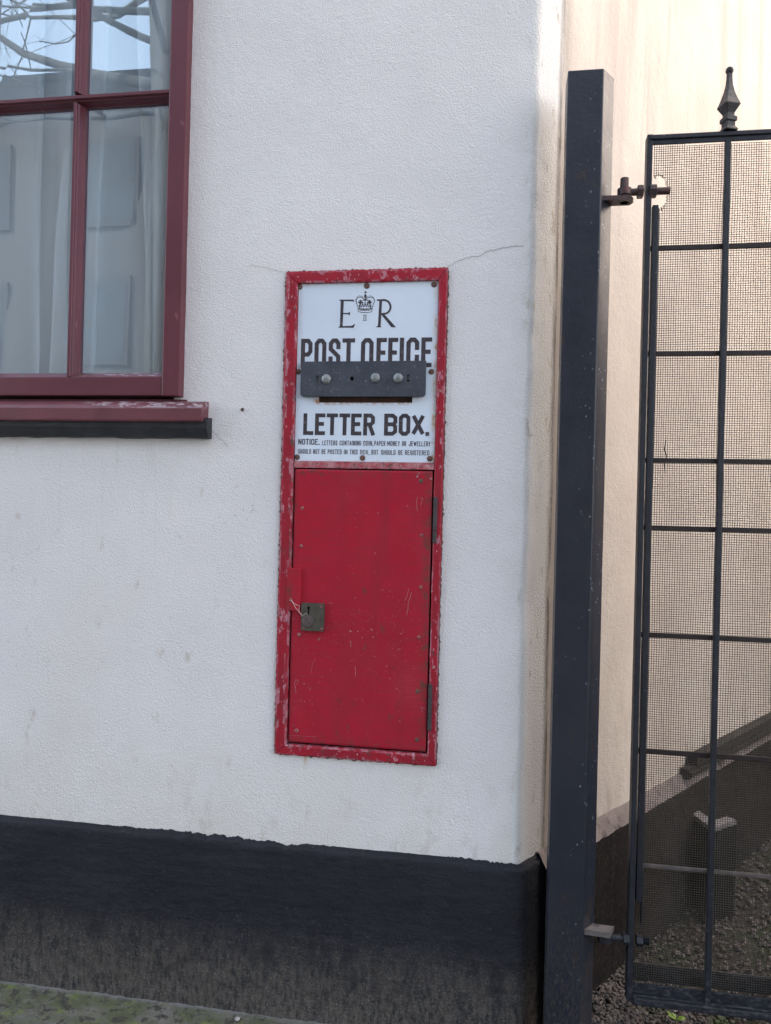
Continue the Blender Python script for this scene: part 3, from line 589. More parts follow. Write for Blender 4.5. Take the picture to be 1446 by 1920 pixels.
for xx_ in (688, 706):
    ribbon(tE, [zp(xx_, 440), zp(xx_-1, 486)], .0013, ext=False)
ribbon(tE, [zp(678, 437), zp(716, 436)], .0007, ext=False); ribbon(tE, [zp(676, 488), zp(715, 487)], .0007, ext=False)
tP.build('heading_lettering', 'ink', ep); txt.build('name_lettering', 'ink', ep); tN.build('notice_lettering', 'ink', ep); tE.build('royal_initials', 'ink', ep)
# crown
cr = MB(); K = .00105
def dot(x, y, r): 
    q = zp(x, y); LZ[0] = (LZ[0]+1) % 5; yy = PY-.0005-LZ[0]*.00004; cr.add([(q[0]+r*math.cos(k*math.pi/4), yy, q[1]+r*math.sin(k*math.pi/4)) for k in range(8)], [tuple(range(8))])
ell = lambda cx, cy, rx, ry, a0, a1, n=12: [(cx+rx*math.cos(math.radians(a0+(a1-a0)*k/n)), cy+ry*math.sin(math.radians(a0+(a1-a0)*k/n))) for k in range(n+1)]
def st_(pts, w=K): ribbon(cr, [zp(*p) for p in pts], w, ext=False)
st_(ell(698, 400, 64, 15, 0, 180), K*1.2); st_(ell(698, 376, 62, 12, 0, 180), K); st_(ell(698, 384, 60, 12, 10, 170), K*.8); st_([(634, 372), (634, 402)]); st_([(762, 372), (762, 402)])
st_(ell(698, 400, 40, 6, 200, 340), K*.7)
for k in range(7): dot(650+k*16, 378-4+8*math.sin(math.pi*k/6), .0011 if k % 2 else .0018)
st_([(634, 372), (622, 335), (618, 305), (632, 280), (655, 274), (680, 284), (694, 306)], K*1.2)
st_([(762, 372), (776, 335), (784, 305), (768, 280), (745, 274), (720, 284), (704, 306)], K*1.2)
for k in range(9):
    t = math.radians(150-k*20+160); 
for k, (x_, y_) in enumerate([(624, 336), (618, 318), (617, 300), (624, 284), (636, 272), (650, 266), (665, 268), (678, 275)]):
    dot(x_-3, y_-2, .00105); dot(1400-x_-1, y_-2, .00105)
st_([(650, 366), (655, 330), (672, 306), (694, 300)], K*1.3); st_([(746, 366), (743, 330), (726, 306), (704, 300)], K*1.3)
poly(cr, [(690, 262), (700, 244), (712, 262), (710, 285), (692, 285)]); poly(cr, [(694, 288), (706, 288), (705, 312), (695, 312)])
dot(701, 300, .0025); dot(701, 236, .0012); dot(693, 232, .0011); dot(709, 232, .0011); dot(701, 226, .0012)
for x_ in (655, 740): 
    for dx_, dy_ in ((0, -14), (-11, 0), (11, 0), (0, 12), (0, 0)): dot(x_+dx_, 322+dy_, .0021)
for x_ in (676, 698, 720): dot(x_, 340, .0021); dot(x_, 326, .0015)
for x_ in (645, 664, 686, 710, 732, 750): dot(x_, 358, .0018)
st_([(642, 344), (668, 356), (698, 350), (728, 356), (754, 344)], K)
cr.build('crown_emblem', 'ink', ep)
# screws
def screw(px, py, y, r, parent, mat='rust', h=.0028):
    c = P(px, py, y); m_ = MB(); m_.dome((c[0], y, c[2]), r, h*.7, base=h*.3, seg=14, rings=3)
    a = random.uniform(0, 3.1); dx, dz = math.cos(a)*r*.85, math.sin(a)*r*.85; nx_, nz_ = -math.sin(a)*r*.13, math.cos(a)*r*.13; yy = y-h*1.04; m_.m = 1
    m_.add([(c[0]+dx+nx_, y-h*.45, c[2]+dz+nz_), (c[0]+nx_, yy, c[2]+nz_), (c[0]-dx+nx_, y-h*.45, c[2]-dz+nz_), (c[0]-dx-nx_, y-h*.45, c[2]-dz-nz_), (c[0]-nx_, yy, c[2]-nz_), (c[0]+dx-nx_, y-h*.45, c[2]+dz-nz_)], [(0, 1, 4, 5), (1, 2, 3, 4)])
    return m_.build('screw', [mat, 'black'], parent, True)
for q in ((562.5, 538), (688, 536), (814, 533.5), (559.5, 697), (809, 697), (557.5, 857), (680, 858.5), (806, 860)): screw(q[0], q[1], PY, .0064 if q[0] != 688 else .0068, ep)
# blanking plate
BY = -.013
bx0, bx1, bz0, bz1 = X(563.5, 710, BY), X(798.5, 710, BY), Z(680, 743.5, BY), Z(680, 677, BY)
out_ = [(bx1, bz1), (bx0, bz1)]+[p for p in rrect(bx0, bx1, bz0, bz1, .008) if p[1] < (bz0+bz1)/2]
hz = Z(680, 710, BY)
bp_ = plate('blanking_plate', out_, [slot(X(595.5, 711, BY), hz-.001, .0068, .016), circ(X(660, 710, BY), hz, .0048, 16), slot(X(765.5, 709, BY), hz+.001, .0068, .016)], BY, .007, 'grey_plate', lb, bev=.0006)
for q in ((612, 711), (704, 708.5), (747, 709)):
    c = P(q[0], q[1], BY); mb = MB(); mb.dome((c[0], BY, c[2]), .0112, .0065, seg=24, rings=6, base=.001); mb.build('dome_bolt', 'bolt', bp_, True)
mb = MB(); mb.box(X(660, 710, BY)-.012, X(660, 710, BY)+.012, -.0050, -.0042, hz-.012, hz+.012); mb.build('hole_backing', 'black', bp_)
# spacer so that the plate stands off the enamel
for xx_ in (bx0+.02, bx1-.02): mb = MB(); mb.box(xx_-.006, xx_+.006, -.0055, PY-.0008, hz-.02, hz-.012, .0005); mb.build('spacer', 'grey_plate', bp_)
# door
DY = -.0035
dx0, dx1, dz0, dz1 = X(547, 1130)+.000, X(812, 900)-.0008, Z(670, 1399), cz0-.003
dx0 = IX0+.0035
mb = MB(); nx_, nz_ = 70, 160
xs_ = np.linspace(dx0, dx1, nx_); zs_ = np.linspace(dz0, dz1, nz_); A, B = np.meshgrid(xs_, zs_, indexing='ij')
yy = DY+.0012*vnoise(A, B, 6, 2)+.0004*vnoise(A, B, 40, 3); edge = np.minimum(np.minimum(A-dx0, dx1-A), np.minimum(B-dz0, dz1-B)); yy = yy+np.where(edge < .001, .0012, 0)
V = np.stack([A, yy, B], -1).reshape(-1, 3); I = np.arange(nx_*nz_).reshape(nx_, nz_)
Qd = [tuple(map(int, q)) for q in np.stack([I[:-1, :-1], I[1:, :-1], I[1:, 1:], I[:-1, 1:]], -1).reshape(-1, 4)]
mb.add(V, Qd); per = list(I[:, 0])+list(I[-1, 1:])+list(I[-2::-1, -1])+list(I[0, -2:0:-1]); per = [int(i) for i in per]; n0 = len(mb.v)
mb.add([(mb.v[i][0], .012, mb.v[i][2]) for i in per], []); n = len(per)
mb.f += [(per[(i+1) % n], per[i], n0+i, n0+(i+1) % n) for i in range(n)]; mb.mi += [0]*n
# chips and scratches in the paint: second material of the same mesh
mb.m = 1
def dp(x, y): return (X(500+x/3.2, 860+y/3.2, DY), Z(500+x/3.2, 860+y/3.2, DY))       # from the enlarged view of the door
def scratch(pts, w):
    q = wander([dp(*p) for p in pts], .004, .0006); vs, fs = ribbon3(q, w, DY-.0012); mb.add(vs, fs)
for pts, w in (([(905, 230), (900, 270), (905, 315)], .0011), ([(925, 285), (935, 240), (925, 232)], .0009), ([(940, 238), (928, 262)], .0009), ([(855, 780), (840, 830), (830, 850)], .0009), ([(870, 800), (852, 860), (842, 940)], .0012),
               ([(505, 1090), (506, 1130)], .0012), ([(532, 1245), (534, 1305)], .0012), ([(178, 1322), (168, 1350), (178, 1405)], .0012),
               ([(175, 1325), (192, 1330), (180, 1355)], .0009), ([(372, 865), (396, 866)], .0012), ([(922, 1495), (958, 1500)], .001), ([(930, 1485), (935, 1520)], .001), ([(200, 1440), (215, 1458)], .0008),
               ([(268, 1290), (275, 1225), (295, 1195)], .0006), ([(130, 1660), (300, 1668)], .0005)): scratch(pts, w)
def chip(x, y, r, col=1):
    c = dp(x, y); k = random.randint(5, 8); mb.add([(c[0]+r*random.uniform(.5, 1.2)*math.cos(2*math.pi*i/k)*random.uniform(.8, 1.5), DY-.0012-random.random()*.0002, c[1]+r*random.uniform(.5, 1.2)*math.sin(2*math.pi*i/k)) for i in range(k)], [tuple(range(k))])
for x_, y_, r in ((505, 1035, .0036), (550, 1035, .003), (630, 1025, .0034), (575, 1072, .0025), (640, 1068, .0028), (532, 833, .0018), (742, 795, .0015), (518, 690, .0013), (722, 1243, .0024), (740, 1318, .0018), (512, 1213, .0016), (568, 1180, .0015), (370, 1185, .0014),
                  (335, 1308, .002), (263, 1380, .002), (225, 1348, .0026), (315, 1340, .0015), (800, 1575, .0018), (282, 1596, .0014), (800, 1405, .0010), (600, 325, .0012), (668, 327, .0022), (545, 322, .0014), (905, 105, .006), (985, 120, .004), (915, 90, .004),
                  (160, 1600, .002), (228, 1458, .002), (650, 1185, .002), (830, 875, .0018), (345, 768, .0012), (440, 720, .0011), (805, 1050, .0022), (800, 1140, .002), (505, 1100, .0016)): chip(x_, y_, r*.75)
for _ in range(260):
    x_ = random.uniform(140, 960); y_ = 900+abs(random.gauss(0, 1))*260
    if y_ < 1680: chip(x_, y_, random.uniform(.0003, .0010))
for _ in range(60): chip(random.uniform(160, 980), random.uniform(80, 1650), random.uniform(.0003, .0008))
door = mb.build('door', ['red', material('pink_undercoat', (.42, .16, .18), (.32, .11, .12), 90, .6)], lb)
for q in ((567, 953), (565, 1024), (791, 1004), (789, 1101), (785.5, 1195)): screw(q[0], q[1], DY-.0008, .0042, door, 'red_screw', .0012)
for q in ((789.5, 902), (783, 1296.5), (782, 1387), (556, 1370), (561, 1190), (598, 1199)): screw(q[0], q[1], DY-.0008, .0050 if q[0] != 598 else .003, door, 'rust' if q[0] > 780 else 'red_screw', .0012)
for q in ((813, 1251), (776, 1423), (548, 720), (554, 577), (825, 733)): screw(q[0], q[1], FYb-.0002, .0038, lb, 'red_screw', .001)
# hinges
for (xa, ya, yb_) in ((816.5, 932, 1018), (807, 1281, 1368)):
    xm = X(xa, (ya+yb_)/2); za, zb2 = Z(xa, ya), Z(xa, yb_); h_ = za-zb2
    hg = MB(); hg.box(xm-.0045, xm+.0045, FYb-.0028, FYb+.004, zb2+h_*.27, za, .0016); hg.box(xm-.0045, xm+.0045, FYb-.0026, FYb+.004, zb2, zb2+h_*.265, .0016); hg.build('hinge', 'iron', lb)
# latch housing and lock
lx0, lx1, lz0, lz1 = X(540, 1100), X(566, 1100), Z(552, 1144), Z(552, 1064)
mb = MB(); mb.box(lx0, lx1, FYb-.002, FYb+.005, lz0, lz1, .0012); mb.build('latch_plate', 'red', lb)
kx0, kx1, kz0, kz1 = X(565.5, 1157, -.01), X(608, 1157, -.01), Z(587, 1183, -.01), Z(587, 1131, -.01); KY = -.0135
kx = X(578.5, 1140, KY); kz = Z(578.5, 1140, KY)
kh = [(kx+.0032*math.cos(math.radians(a)), kz+.0032*math.sin(math.radians(a))) for a in range(-50, 231, 20)]+[(kx-.0019, kz-.015), (kx+.0019, kz-.015)]
lk = plate('lock_plate', rrect(kx0, kx1, kz0, kz1, .0015), [kh], KY, .0085, 'old_metal', lb, bev=.0005)
mb = MB(); mb.box(kx-.006, kx+.006, -.0050, -.0044, kz-.02, kz+.006); mb.build('keyhole_backing', 'black', lk)
c = P(577.5, 1165, KY-.001); mb = MB(); mb.dome((c[0], KY, c[2]), .0135, .0012, base=.0022, seg=28, rings=3); mb.m = 1; mb.dome((c[0]-.003, KY-.0033, c[2]+.004), .0011, .0002, seg=8, rings=2); mb.dome((c[0]+.0032, KY-.0033, c[2]-.004), .0012, .0002, seg=8, rings=2)
mb.build('keyhole_cover', [material('grey_disc', (.11, .09, .09), (.15, .12, .12), 90, .45, .6), 'black'], lk)
for q in ((603, 1137.5), (603, 1179.5), (569, 1178)): screw(q[0], q[1], KY, .0026, lk, 'red_screw', .0008)
def wpt(zx, zy, y): p = P(500+zx/9.04, 1040+zy/9.04, y); return tuple(p)
mb = MB(); mb.tube([wpt(405, 735, -.014), wpt(440, 800, -.020), wpt(495, 905, -.024), wpt(560, 985, -.022), wpt(605, 1020, -.018), wpt(640, 1040, -.0165)], .00045, 5)
mb.tube([wpt(385, 765, -.015), wpt(430, 795, -.019), wpt(470, 830, -.022), wpt(535, 862, -.022), wpt(568, 868, -.02), wpt(545, 930, -.0215), wpt(570, 1000, -.021), wpt(610, 1055, -.0165)], .00045, 5)
mb.tube([wpt(610, 1035, -.0175), wpt(650, 1005, -.0195), wpt(690, 1000, -.0185)], .0004, 5); mb.build('tie_wire', 'wire_tie', lb, True)
# nail marks in the stucco
p = P(455, 768); mb = MB(); mb.dome((p[0], -.001, p[2]), .0042, .003, seg=10, rings=3); o = mb.build('nail', 'nail', None, True); tag(o, 'small rusty nail head in the stucco right of the window sill', 'nail')
# ------------------------------------------------------------------ gate post
PYF = -.065
px0, px1 = X(1045, 1000, PYF), X(1114, 1000, PYF)
px0 = (X(1064, 133, PYF)+X(1025, 1850, PYF))/2; px1 = (X(1133, 129, PYF)+X(1094, 1700, PYF))/2; pz = Z(1098, 130, PYF)
post = thing('gate_post', ((px0+px1)/2+.01, PYF+.04, 0), 'tall square dark grey steel gate post with chipped paint at the corner', 'post')
ch = .030
poly_ = [(px0, PYF), (px1, PYF), (px1+ch*.9, PYF+ch*1.3), (px1+ch*.9, PYF+.075), (px0+.012, PYF+.075), (px0, PYF+.06)]
bm = bmesh.new(); vs = [bm.verts.new((p[0], p[1], 0-.1)) for p in poly_]; f = bm.faces.new(vs); r = bmesh.ops.extrude_face_region(bm, geom=[f]); 
for v in r['geom']:
    if isinstance(v, bmesh.types.BMVert): v.co.z = pz
bmesh.ops.recalc_face_normals(bm, faces=bm.faces); bmesh.ops.bevel(bm, geom=[e for e in bm.edges], offset=.0022, segments=2, profile=.5, affect='EDGES')
bmesh.ops.subdivide_edges(bm, edges=[e for e in bm.edges if abs(e.verts[0].co.z-e.verts[1].co.z) > 1], cuts=60)
for v in bm.verts: v.co.x += .0006*float(vnoise(v.co.z, v.co.y*3, 6, 3)); v.co.y += .0006*float(vnoise(v.co.z, v.co.x*3, 6, 5))
me = bpy.data.meshes.new('shaft'); bm.to_mesh(me); bm.free(); link('shaft', me, 'navy', post)
# hinge bracket and pin (upper), ledge bracket (lower)
HY = -.040
def gp(px, py, y=HY): p = P(px, py, y); return float(p[0]), float(p[2])
xa, za = gp(1131, 382); xb, zb3 = gp(1188, 370)
mb = MB(); mb.prism([(xa-.008, HY-.018), (xb-.010, HY-.018), (xb, HY), (xb-.006, HY+.014), (xa-.008, HY+.014)], za, za+.0095, 'Z'); mb.build('hinge_bracket', 'rust_iron', post)
xp, zp0 = gp(1171.5, 335); mb = MB(); mb.tube([(xp, HY, za), (xp, HY, zp0)], .0088, 16); mb.build('hinge_pin', 'rust_iron', post, True)
xa2, zt2 = gp(1100, 1734); xb2, _ = gp(1152, 1740)
mb = MB(); R_ = Matrix.Rotation(math.radians(4), 3, 'Y')
mb.prism([(xa2-.008, HY-.020), (xb2-.012, HY-.020), (xb2+.001, HY+.010), (xa2-.006, HY+.010)], zt2-.010, zt2, 'Z')
for i, v in enumerate(mb.v): mb.v[i] = (v[0], v[1], v[2]-(v[0]-xa2)*.05+random.uniform(-.0008, .0008))
mb.build('hinge_bracket', ['pale_ledge'], post); tag(bpy.data.objects[-1], None)
xp2, zp2 = gp(1134, 1772); mb = MB(); mb.tube([(xp2, HY, zt2-.008), (xp2, HY, zp2)], .0075, 14); mb.build('hinge_pin', 'rust_iron', post, True)
# ------------------------------------------------------------------ gate
GYp = -.045; fd = .026                                             # leaf plane and frame depth
gxl = (X(1209, 252, GYp)+X(1181, 1868, GYp))/2; gzt = Z(1209, 252, GYp); gzb = Z(1185, 1880, GYp)
sp = X(1361.5, 800, GYp)-.0; vx = [(X(1362, 290, GYp)+X(1333, 1840, GYp))/2]; pitch = vx[0]-gxl-.006
for k in range(4): vx.append(vx[0]+pitch*(k+1))
gxr = vx[-1]; vx = vx[:-1]
gate = thing('gate', (gxl, GYp, gzb), 'black iron gate with woven mesh screen and spear finial', 'gate')
fw = .0145
def gbar(name, x0, x1, y0, y1, z0, z1, bev=.0012, mat='gate', sub=True):
    m_ = MB(); m_.box(x0, x1, y0, y1, z0, z1, bev); return m_.build(name, mat, gate)
fr = MB(); fr.box(gxl, gxl+fw*.78, GYp, GYp+fd, gzb, gzt, .0015); fr.box(gxr, gxr+fw, GYp, GYp+fd, gzb, gzt, .0015)
fr.box(gxl+fw*.78, gxr, GYp+.001, GYp+.006, gzt-.0215, gzt-.001, .001); fr.box(gxl+fw*.78, gxr, GYp+.006, GYp+fd, gzt-.008, gzt-.0005, .001)
fr.prism([(GYp-.003, gzt-.004), (GYp-.003, gzt-.011), (GYp+.001, gzt-.013), (GYp+.001, gzt-.001)], gxl+.006, gxr, 'X')
fr.box(gxl+fw*.78, gxr, GYp+.001, GYp+fd-.001, gzb+.002, gzb+.016, .0015); fr.box(gxl+fw*.78, gxr, GYp+.008, GYp+.012, gzb+.016, gzb+.036, .001); fr.box(gxl+.012, gxr, GYp-.006, GYp+.001, gzb-.002, gzb+.013, .003)
fr.build('gate_frame', 'gate', gate)
# inner retaining strip beside the left stile
s0 = Z(1220, 382, GYp); s1 = Z(1200, 1695, GYp)
gbar('retaining_strip', gxl+fw+.0005, gxl+fw+.0125, GYp+.006, GYp+.020, s1, s0)
gbar('retaining_strip', gxl+fw+.0125, gxl+fw+.0155, GYp+.014, GYp+.024, s1-.05, s0-.004, .0005)
gbar('retaining_strip', gxl+fw*.8, gxr, GYp+fd+.0045, GYp+fd+.010, gzb+.030, gzb+.066)
hb = [Z(1290, y_, GYp) for y_ in (459, 660, 863, 991.5, 1196, 1418, 1636)]
for v in vx: gbar('vertical_bar', v-.0058, v+.0058, GYp+.0005, GYp+.0115, gzb+.008, gzt-.018, .0018)
for i, z_ in enumerate(hb):
    r_ = .0052 if i < 6 else .0036
    m_ = MB(); m_.box(gxl+fw*.8, gxr, GYp+.0125, GYp+.0195, z_-r_, z_+r_, .001); m_.box(gxl+fw*.8, gxr, GYp+.0195, GYp+.0205, z_-r_*.3, z_+r_*.3); m_.build('horizontal_bar', 'brown_iron' if i < 6 else material('pale_lit_bar', (.10, .085, .08), (.05, .045, .045), 50, .5), gate)  # lowest bar coloured paler, its lit top put into the colour
# finials: square spear with collar and ball
def finial(x):
    m_ = MB(); s_ = (Z(1372, 121, GYp)-gzt)/122.0; R = []; 
    prof_ = [(0, 15.5), (3, 15.5), (6, 13.5), (9, 11), (17, 11), (18, 14), (26, 14), (28, 10), (33, 9.5), (48, 19), (60, 14), (75, 9), (88, 6.2), (100, 5.2), (111, 5)]
    vs = []; a0 = math.radians(20)
    for h, r in prof_:
        for k in range(4):
            a = a0+math.pi/4+k*math.pi/2; vs.append((x+r*1.12*s_*math.cos(a), GYp+.006+r*1.12*s_*math.sin(a), gzt-.001+h*s_))
    n = len(prof_); m_.add(vs, [(i*4+k, i*4+(k+1) % 4, (i+1)*4+(k+1) % 4, (i+1)*4+k) for i in range(n-1) for k in range(4)]+[(3, 2, 1, 0), tuple((n-1)*4+k for k in range(4))])
    bm = bmesh.new(); bmesh.ops.create_uvsphere(bm, u_segments=16, v_segments=10, radius=7.3*s_); c = Vector((x, GYp+.006, gzt-.001+114.5*s_)); m_.add([v.co+c for v in bm.verts], [[v.index for v in f.verts] for f in bm.faces]); bm.free()
    o = m_.build('finial', 'gate', gate); bv = o.modifiers.new('b', 'BEVEL'); bv.width = .0012; bv.segments = 2; bv.limit_method = 'ANGLE'
for v in vx: finial(v)
# hinge bolts on the leaf
def hexnut(m_, x0, x1, z, r): m_.tube([(x0, HY, z), (x0+.001, HY, z), (x1-.001, HY, z), (x1, HY, z)], [r*.9, r, r, r*.9], 6, rot0=.2)
def hinge_bolt(ex_, ez_, eye_w, eye_h, n1, n2, end, r, mat):
    m_ = MB(); x_, z_ = gp(ex_, ez_); wx = eye_w*.00115
    m_.tube([(x_, HY, z_-eye_h/2), (x_, HY, z_+eye_h/2)], wx, 20); a = gp(n1[0], ez_)[0]; m_.tube([(x_+wx*.7, HY, z_), (a, HY, z_)], r*.95, 14)
    o = m_.build('hinge_bolt', mat, gate)
    m_ = MB(); hexnut(m_, gp(n1[0], ez_)[0], gp(n1[1], ez_)[0], z_, r*1.75); m_.build('nut', mat, o)
    m_ = MB(); hexnut(m_, gp(n2[0], ez_)[0], gp(n2[1], ez_)[0], z_, r*1.75); m_.build('nut', mat, o)
    m_ = MB(); x0, x1 = gp(n2[1], ez_)[0], gp(end, ez_)[0]; n = 12; pts = []; rr = []
    for k in range(n*2): pts.append((x0+(x1-x0)*k/(n*2-1), HY, z_)); rr.append(r*(1.0 if k % 2 else .9))
    m_.tube(pts, rr, 14); m_.build('thread', mat, o)
zE = gp(1171, 360)[1]
hinge_bolt(1171, 361, 12.5, .014, (1195, 1206), (1217, 1231), 1256, .0078, 'rust_iron')
hinge_bolt(1134, 1756, 13, .018, (1168, 1180), (1193, 1205), 1217, .0072, 'gate')
# woven mesh screen, real wires behind the bars, torn open round the upper bolt
def wires():
    my = GYp+fd+.0015; p = .00485; r = .00060; x0, x1 = gxl+fw+.004, gxr; z0, z1 = gzb+.012, gzt-.010
    hx_, hz_ = gp(1238, 362, my)
    def inhole(x, z):
        a = math.atan2(z-hz_, x-hx_+.004); q = 1+.16*math.sin(3*a+1)+.10*math.sin(7*a)
        return ((x-hx_+.004)/.020)**2+((z-hz_)/.039)**2 < q
    Vs = []; Qs = []; n = 0
    def wire(pts, rr=r):
        nonlocal n
        pts = np.array(pts); m = len(pts)
        if m < 2: return
        d = pts[-1]-pts[0]; hor = abs(d[0]) > abs(d[2]); A_ = np.array([0, 0, 1.]) if hor else np.array([1., 0, 0]); B_ = np.array([0, 1., 0])
        ring = np.stack([pts+A_*rr, pts+B_*rr, pts-A_*rr, pts-B_*rr], 1).reshape(-1, 3); Vs.append(ring)
        i = np.arange(m-1)[:, None]*4; k = np.arange(4)[None]; Qs.append((np.stack([i+k, i+(k+1) % 4, i+4+(k+1) % 4, i+4+k], -1)+n).reshape(-1, 4)); n += len(ring)
    def run(pts):
        cur = []
        for q in pts:
            if inhole(q[0], q[2]):
                if len(cur) > 1: wire(cur)
                cur = []
            else: cur.append(q)
        wire(cur)
    nv = int((x1-x0)/p); nh = int((z1-z0)/p)
    for i in range(nv):
        x = x0+i*p; zz = np.arange(z0, z1, .02 if x > hx_+.05 else .003); xw = x+.0016*vnoise(zz*0+x*3, zz, 7, 2)*2+.0004*vnoise(zz*0+x*90, zz, 60, 4)
        lo = 0 
        run([(a, my+.0005+.0012*0, b) for a, b in zip(xw, zz)])
    for i in range(nh):
        z = z0+i*p; xx = np.arange(x0, x1+.001, .02) if abs(z-hz_) > .06 else np.concatenate([np.arange(x0, x0+.09, .002), np.arange(x0+.09, x1, .02)])
        zw = z+.0016*2*vnoise(xx, xx*0+z*3, 7, 3)+.0004*vnoise(xx, xx*0+z*90, 60, 5)
        run([(a, my-.0005, b) for a, b in zip(xx, zw)])
    # frayed ends round the tear
    for k in range(70):
        a = random.uniform(-2.2, 2.2); q = 1.02; x = hx_-.004+.020*q*math.cos(a); z = hz_+.039*q*math.sin(a)
        if x < x0: continue
        d = np.array([-math.cos(a)*.003+random.uniform(-.002, .002), random.uniform(-.003, .002), -math.sin(a)*.004+random.uniform(-.003, .003)])
        wire([(x, my, z), (x+d[0]*.5, my+d[1], z+d[2]*.5+.0008), (x+d[0], my+d[1], z+d[2])], r*.9)
    me = fast_mesh(np.concatenate(Vs), np.concatenate(Qs), 'mesh_screen'); o = link('mesh_screen', me, 'wire', gate)
wires()
ty_ = GYp+fd-.001
mb = MB(); mb.tube([P(1249, 826, ty_), P(1246, 842, ty_-.002), P(1250, 856, ty_), P(1246, 868, ty_), P(1247, 890, ty_-.001)], [.0008, .0017, .0009, .0014, .0008], 6); mb.build('loose_thread', 'gate', gate, True)
# ------------------------------------------------------------------ things behind the gate
# dark timber lying on the side plinth ledge
def side(u, out, z): x_, y_, a, b = pf(np.array([u])); return (float(x_[0]+a[0]*out), float(y_[0]+b[0]*out), z)
def on_side(px, py, out=.02):
    d = ray(px, py); o0 = np.array(side(1.0, out, 0)); n = np.array([ON[0], ON[1], 0]); t = n.dot(o0-CAM)/n.dot(d); q = CAM+d*t
    u = LL+(q[:2]-np.array(at_u(LL))).dot(OD); return float(u), float(q[2])
u0, zA = on_side(1291, 1465, .03); 
mb = MB()
for (du, o0, o1, za_, zb_) in ((0, .006, .030, .388, .418), (.05, .004, .036, .419, .447), (-.0, .030, .040, .396, .410)):
    a = u0+du; vs = []
    for uu in (a, a+2.6):
        for (oo, zz) in ((o0, za_), (o1, za_), (o1, zb_), (o0, zb_)): vs.append(side(uu, oo, zz+random.uniform(-.001, .001)))
    mb.add(vs, [(0, 1, 2, 3)[::-1], (4, 5, 6, 7), (0, 1, 5, 4), (1, 2, 6, 5), (2, 3, 7, 6), (3, 0, 4, 7)])
o = mb.build('timber_batten', 'rail_wood'); tag(o, 'dark timber batten lying along the plinth ledge behind the gate mesh', 'timber')
# black box with a pale rim
cg = G(1332, 1735); cz = 1.0
def boxcorner(px, py, depth_pt): 
    d = ray(px, py); t = (depth_pt[1]-CAM[1])/d[1]; return CAM+d*t
pc = boxcorner(1331, 1551, cg); hgt = float(pc[2])
plft = G(1292, 1521, hgt); prt = G(1381, 1538, hgt)
pc = G(1333, 1551, hgt)
bx_o = thing('utility_box', (float(pc[0]), float(pc[1]), 0), 'black open box with pale grey top edges standing behind the gate', 'box')
def wallseg(a, b, th, z0, z1, mat, name):
    a = np.array(a[:2]); b = np.array(b[:2]); d = (b-a)/np.hypot(*(b-a)); n = np.array([-d[1], d[0]]); 
    m_ = MB(); m_.prism([tuple(a), tuple(b), tuple(b+n*th), tuple(a+n*th)], z0, z1, 'Z'); return m_.build(name, mat, bx_o)
pbk = plft+prt-pc
wallseg(plft, pc, .02, 0, hgt-.014, 'box_black', 'side_panel'); wallseg(pc, prt, .02, 0, hgt-.014, 'box_black', 'side_panel')
wallseg(prt, pbk, .012, 0, hgt-.07, 'box_black', 'side_panel'); wallseg(pbk, plft, .012, 0, hgt-.07, 'box_black', 'side_panel')
wallseg(plft, pc, .034, hgt-.012, hgt, 'pale_rim', 'top_edge'); wallseg(pc+np.array([.012, .004, 0]), prt, .030, hgt-.012, hgt+.001, 'pale_rim', 'top_edge')
# ------------------------------------------------------------------ ground
def sheet(name, x0, x1, y0, y1, z, step, mat, amp, kind='structure', sc=60):
    xx = np.arange(x0, x1+step/2, step); yy = np.arange(y0, y1+step/2, step); A, B = np.meshgrid(xx, yy, indexing='ij')
    zz = z+amp*(vnoise(A, B, sc, 1)+.6*vnoise(A, B, sc*2.7, 2)+1.2*vnoise(A, B, sc*.2, 3)); I = np.arange(A.size).reshape(A.shape)
    Q = np.stack([I[:-1, :-1], I[1:, :-1], I[1:, 1:], I[:-1, 1:]], -1).reshape(-1, 4)
    o = link(name, fast_mesh(np.stack([A, B, zz], -1).reshape(-1, 3), Q, name), mat, smooth=True); tag(o, kind=kind); return o
mb = MB(); mb.add([(-150, -150, -.14), (150, -150, -.14), (150, 150, -.14), (-150, 150, -.14)], [(0, 1, 2, 3)]); tag(mb.build('ground', 'road'), kind='structure')
mb = MB(); mb.box(-8, .03, -1.9, -.31, -.14, -.002); mb.box(-8, -1.7, -.31, .05, -.14, -.002); mb.box(.03, 3.2, -1.9, -.40, -.14, -.002); tag(mb.build('pavement', 'pavement'), kind='structure')
sheet('mossy_pavement', -1.7, .03, -.31, .03, 0, .004, 'pavement', .0028)
sheet('gravel_path', .03, 3.2, -.40, 5.2, -.008, .02, 'soil', .004, sc=20)
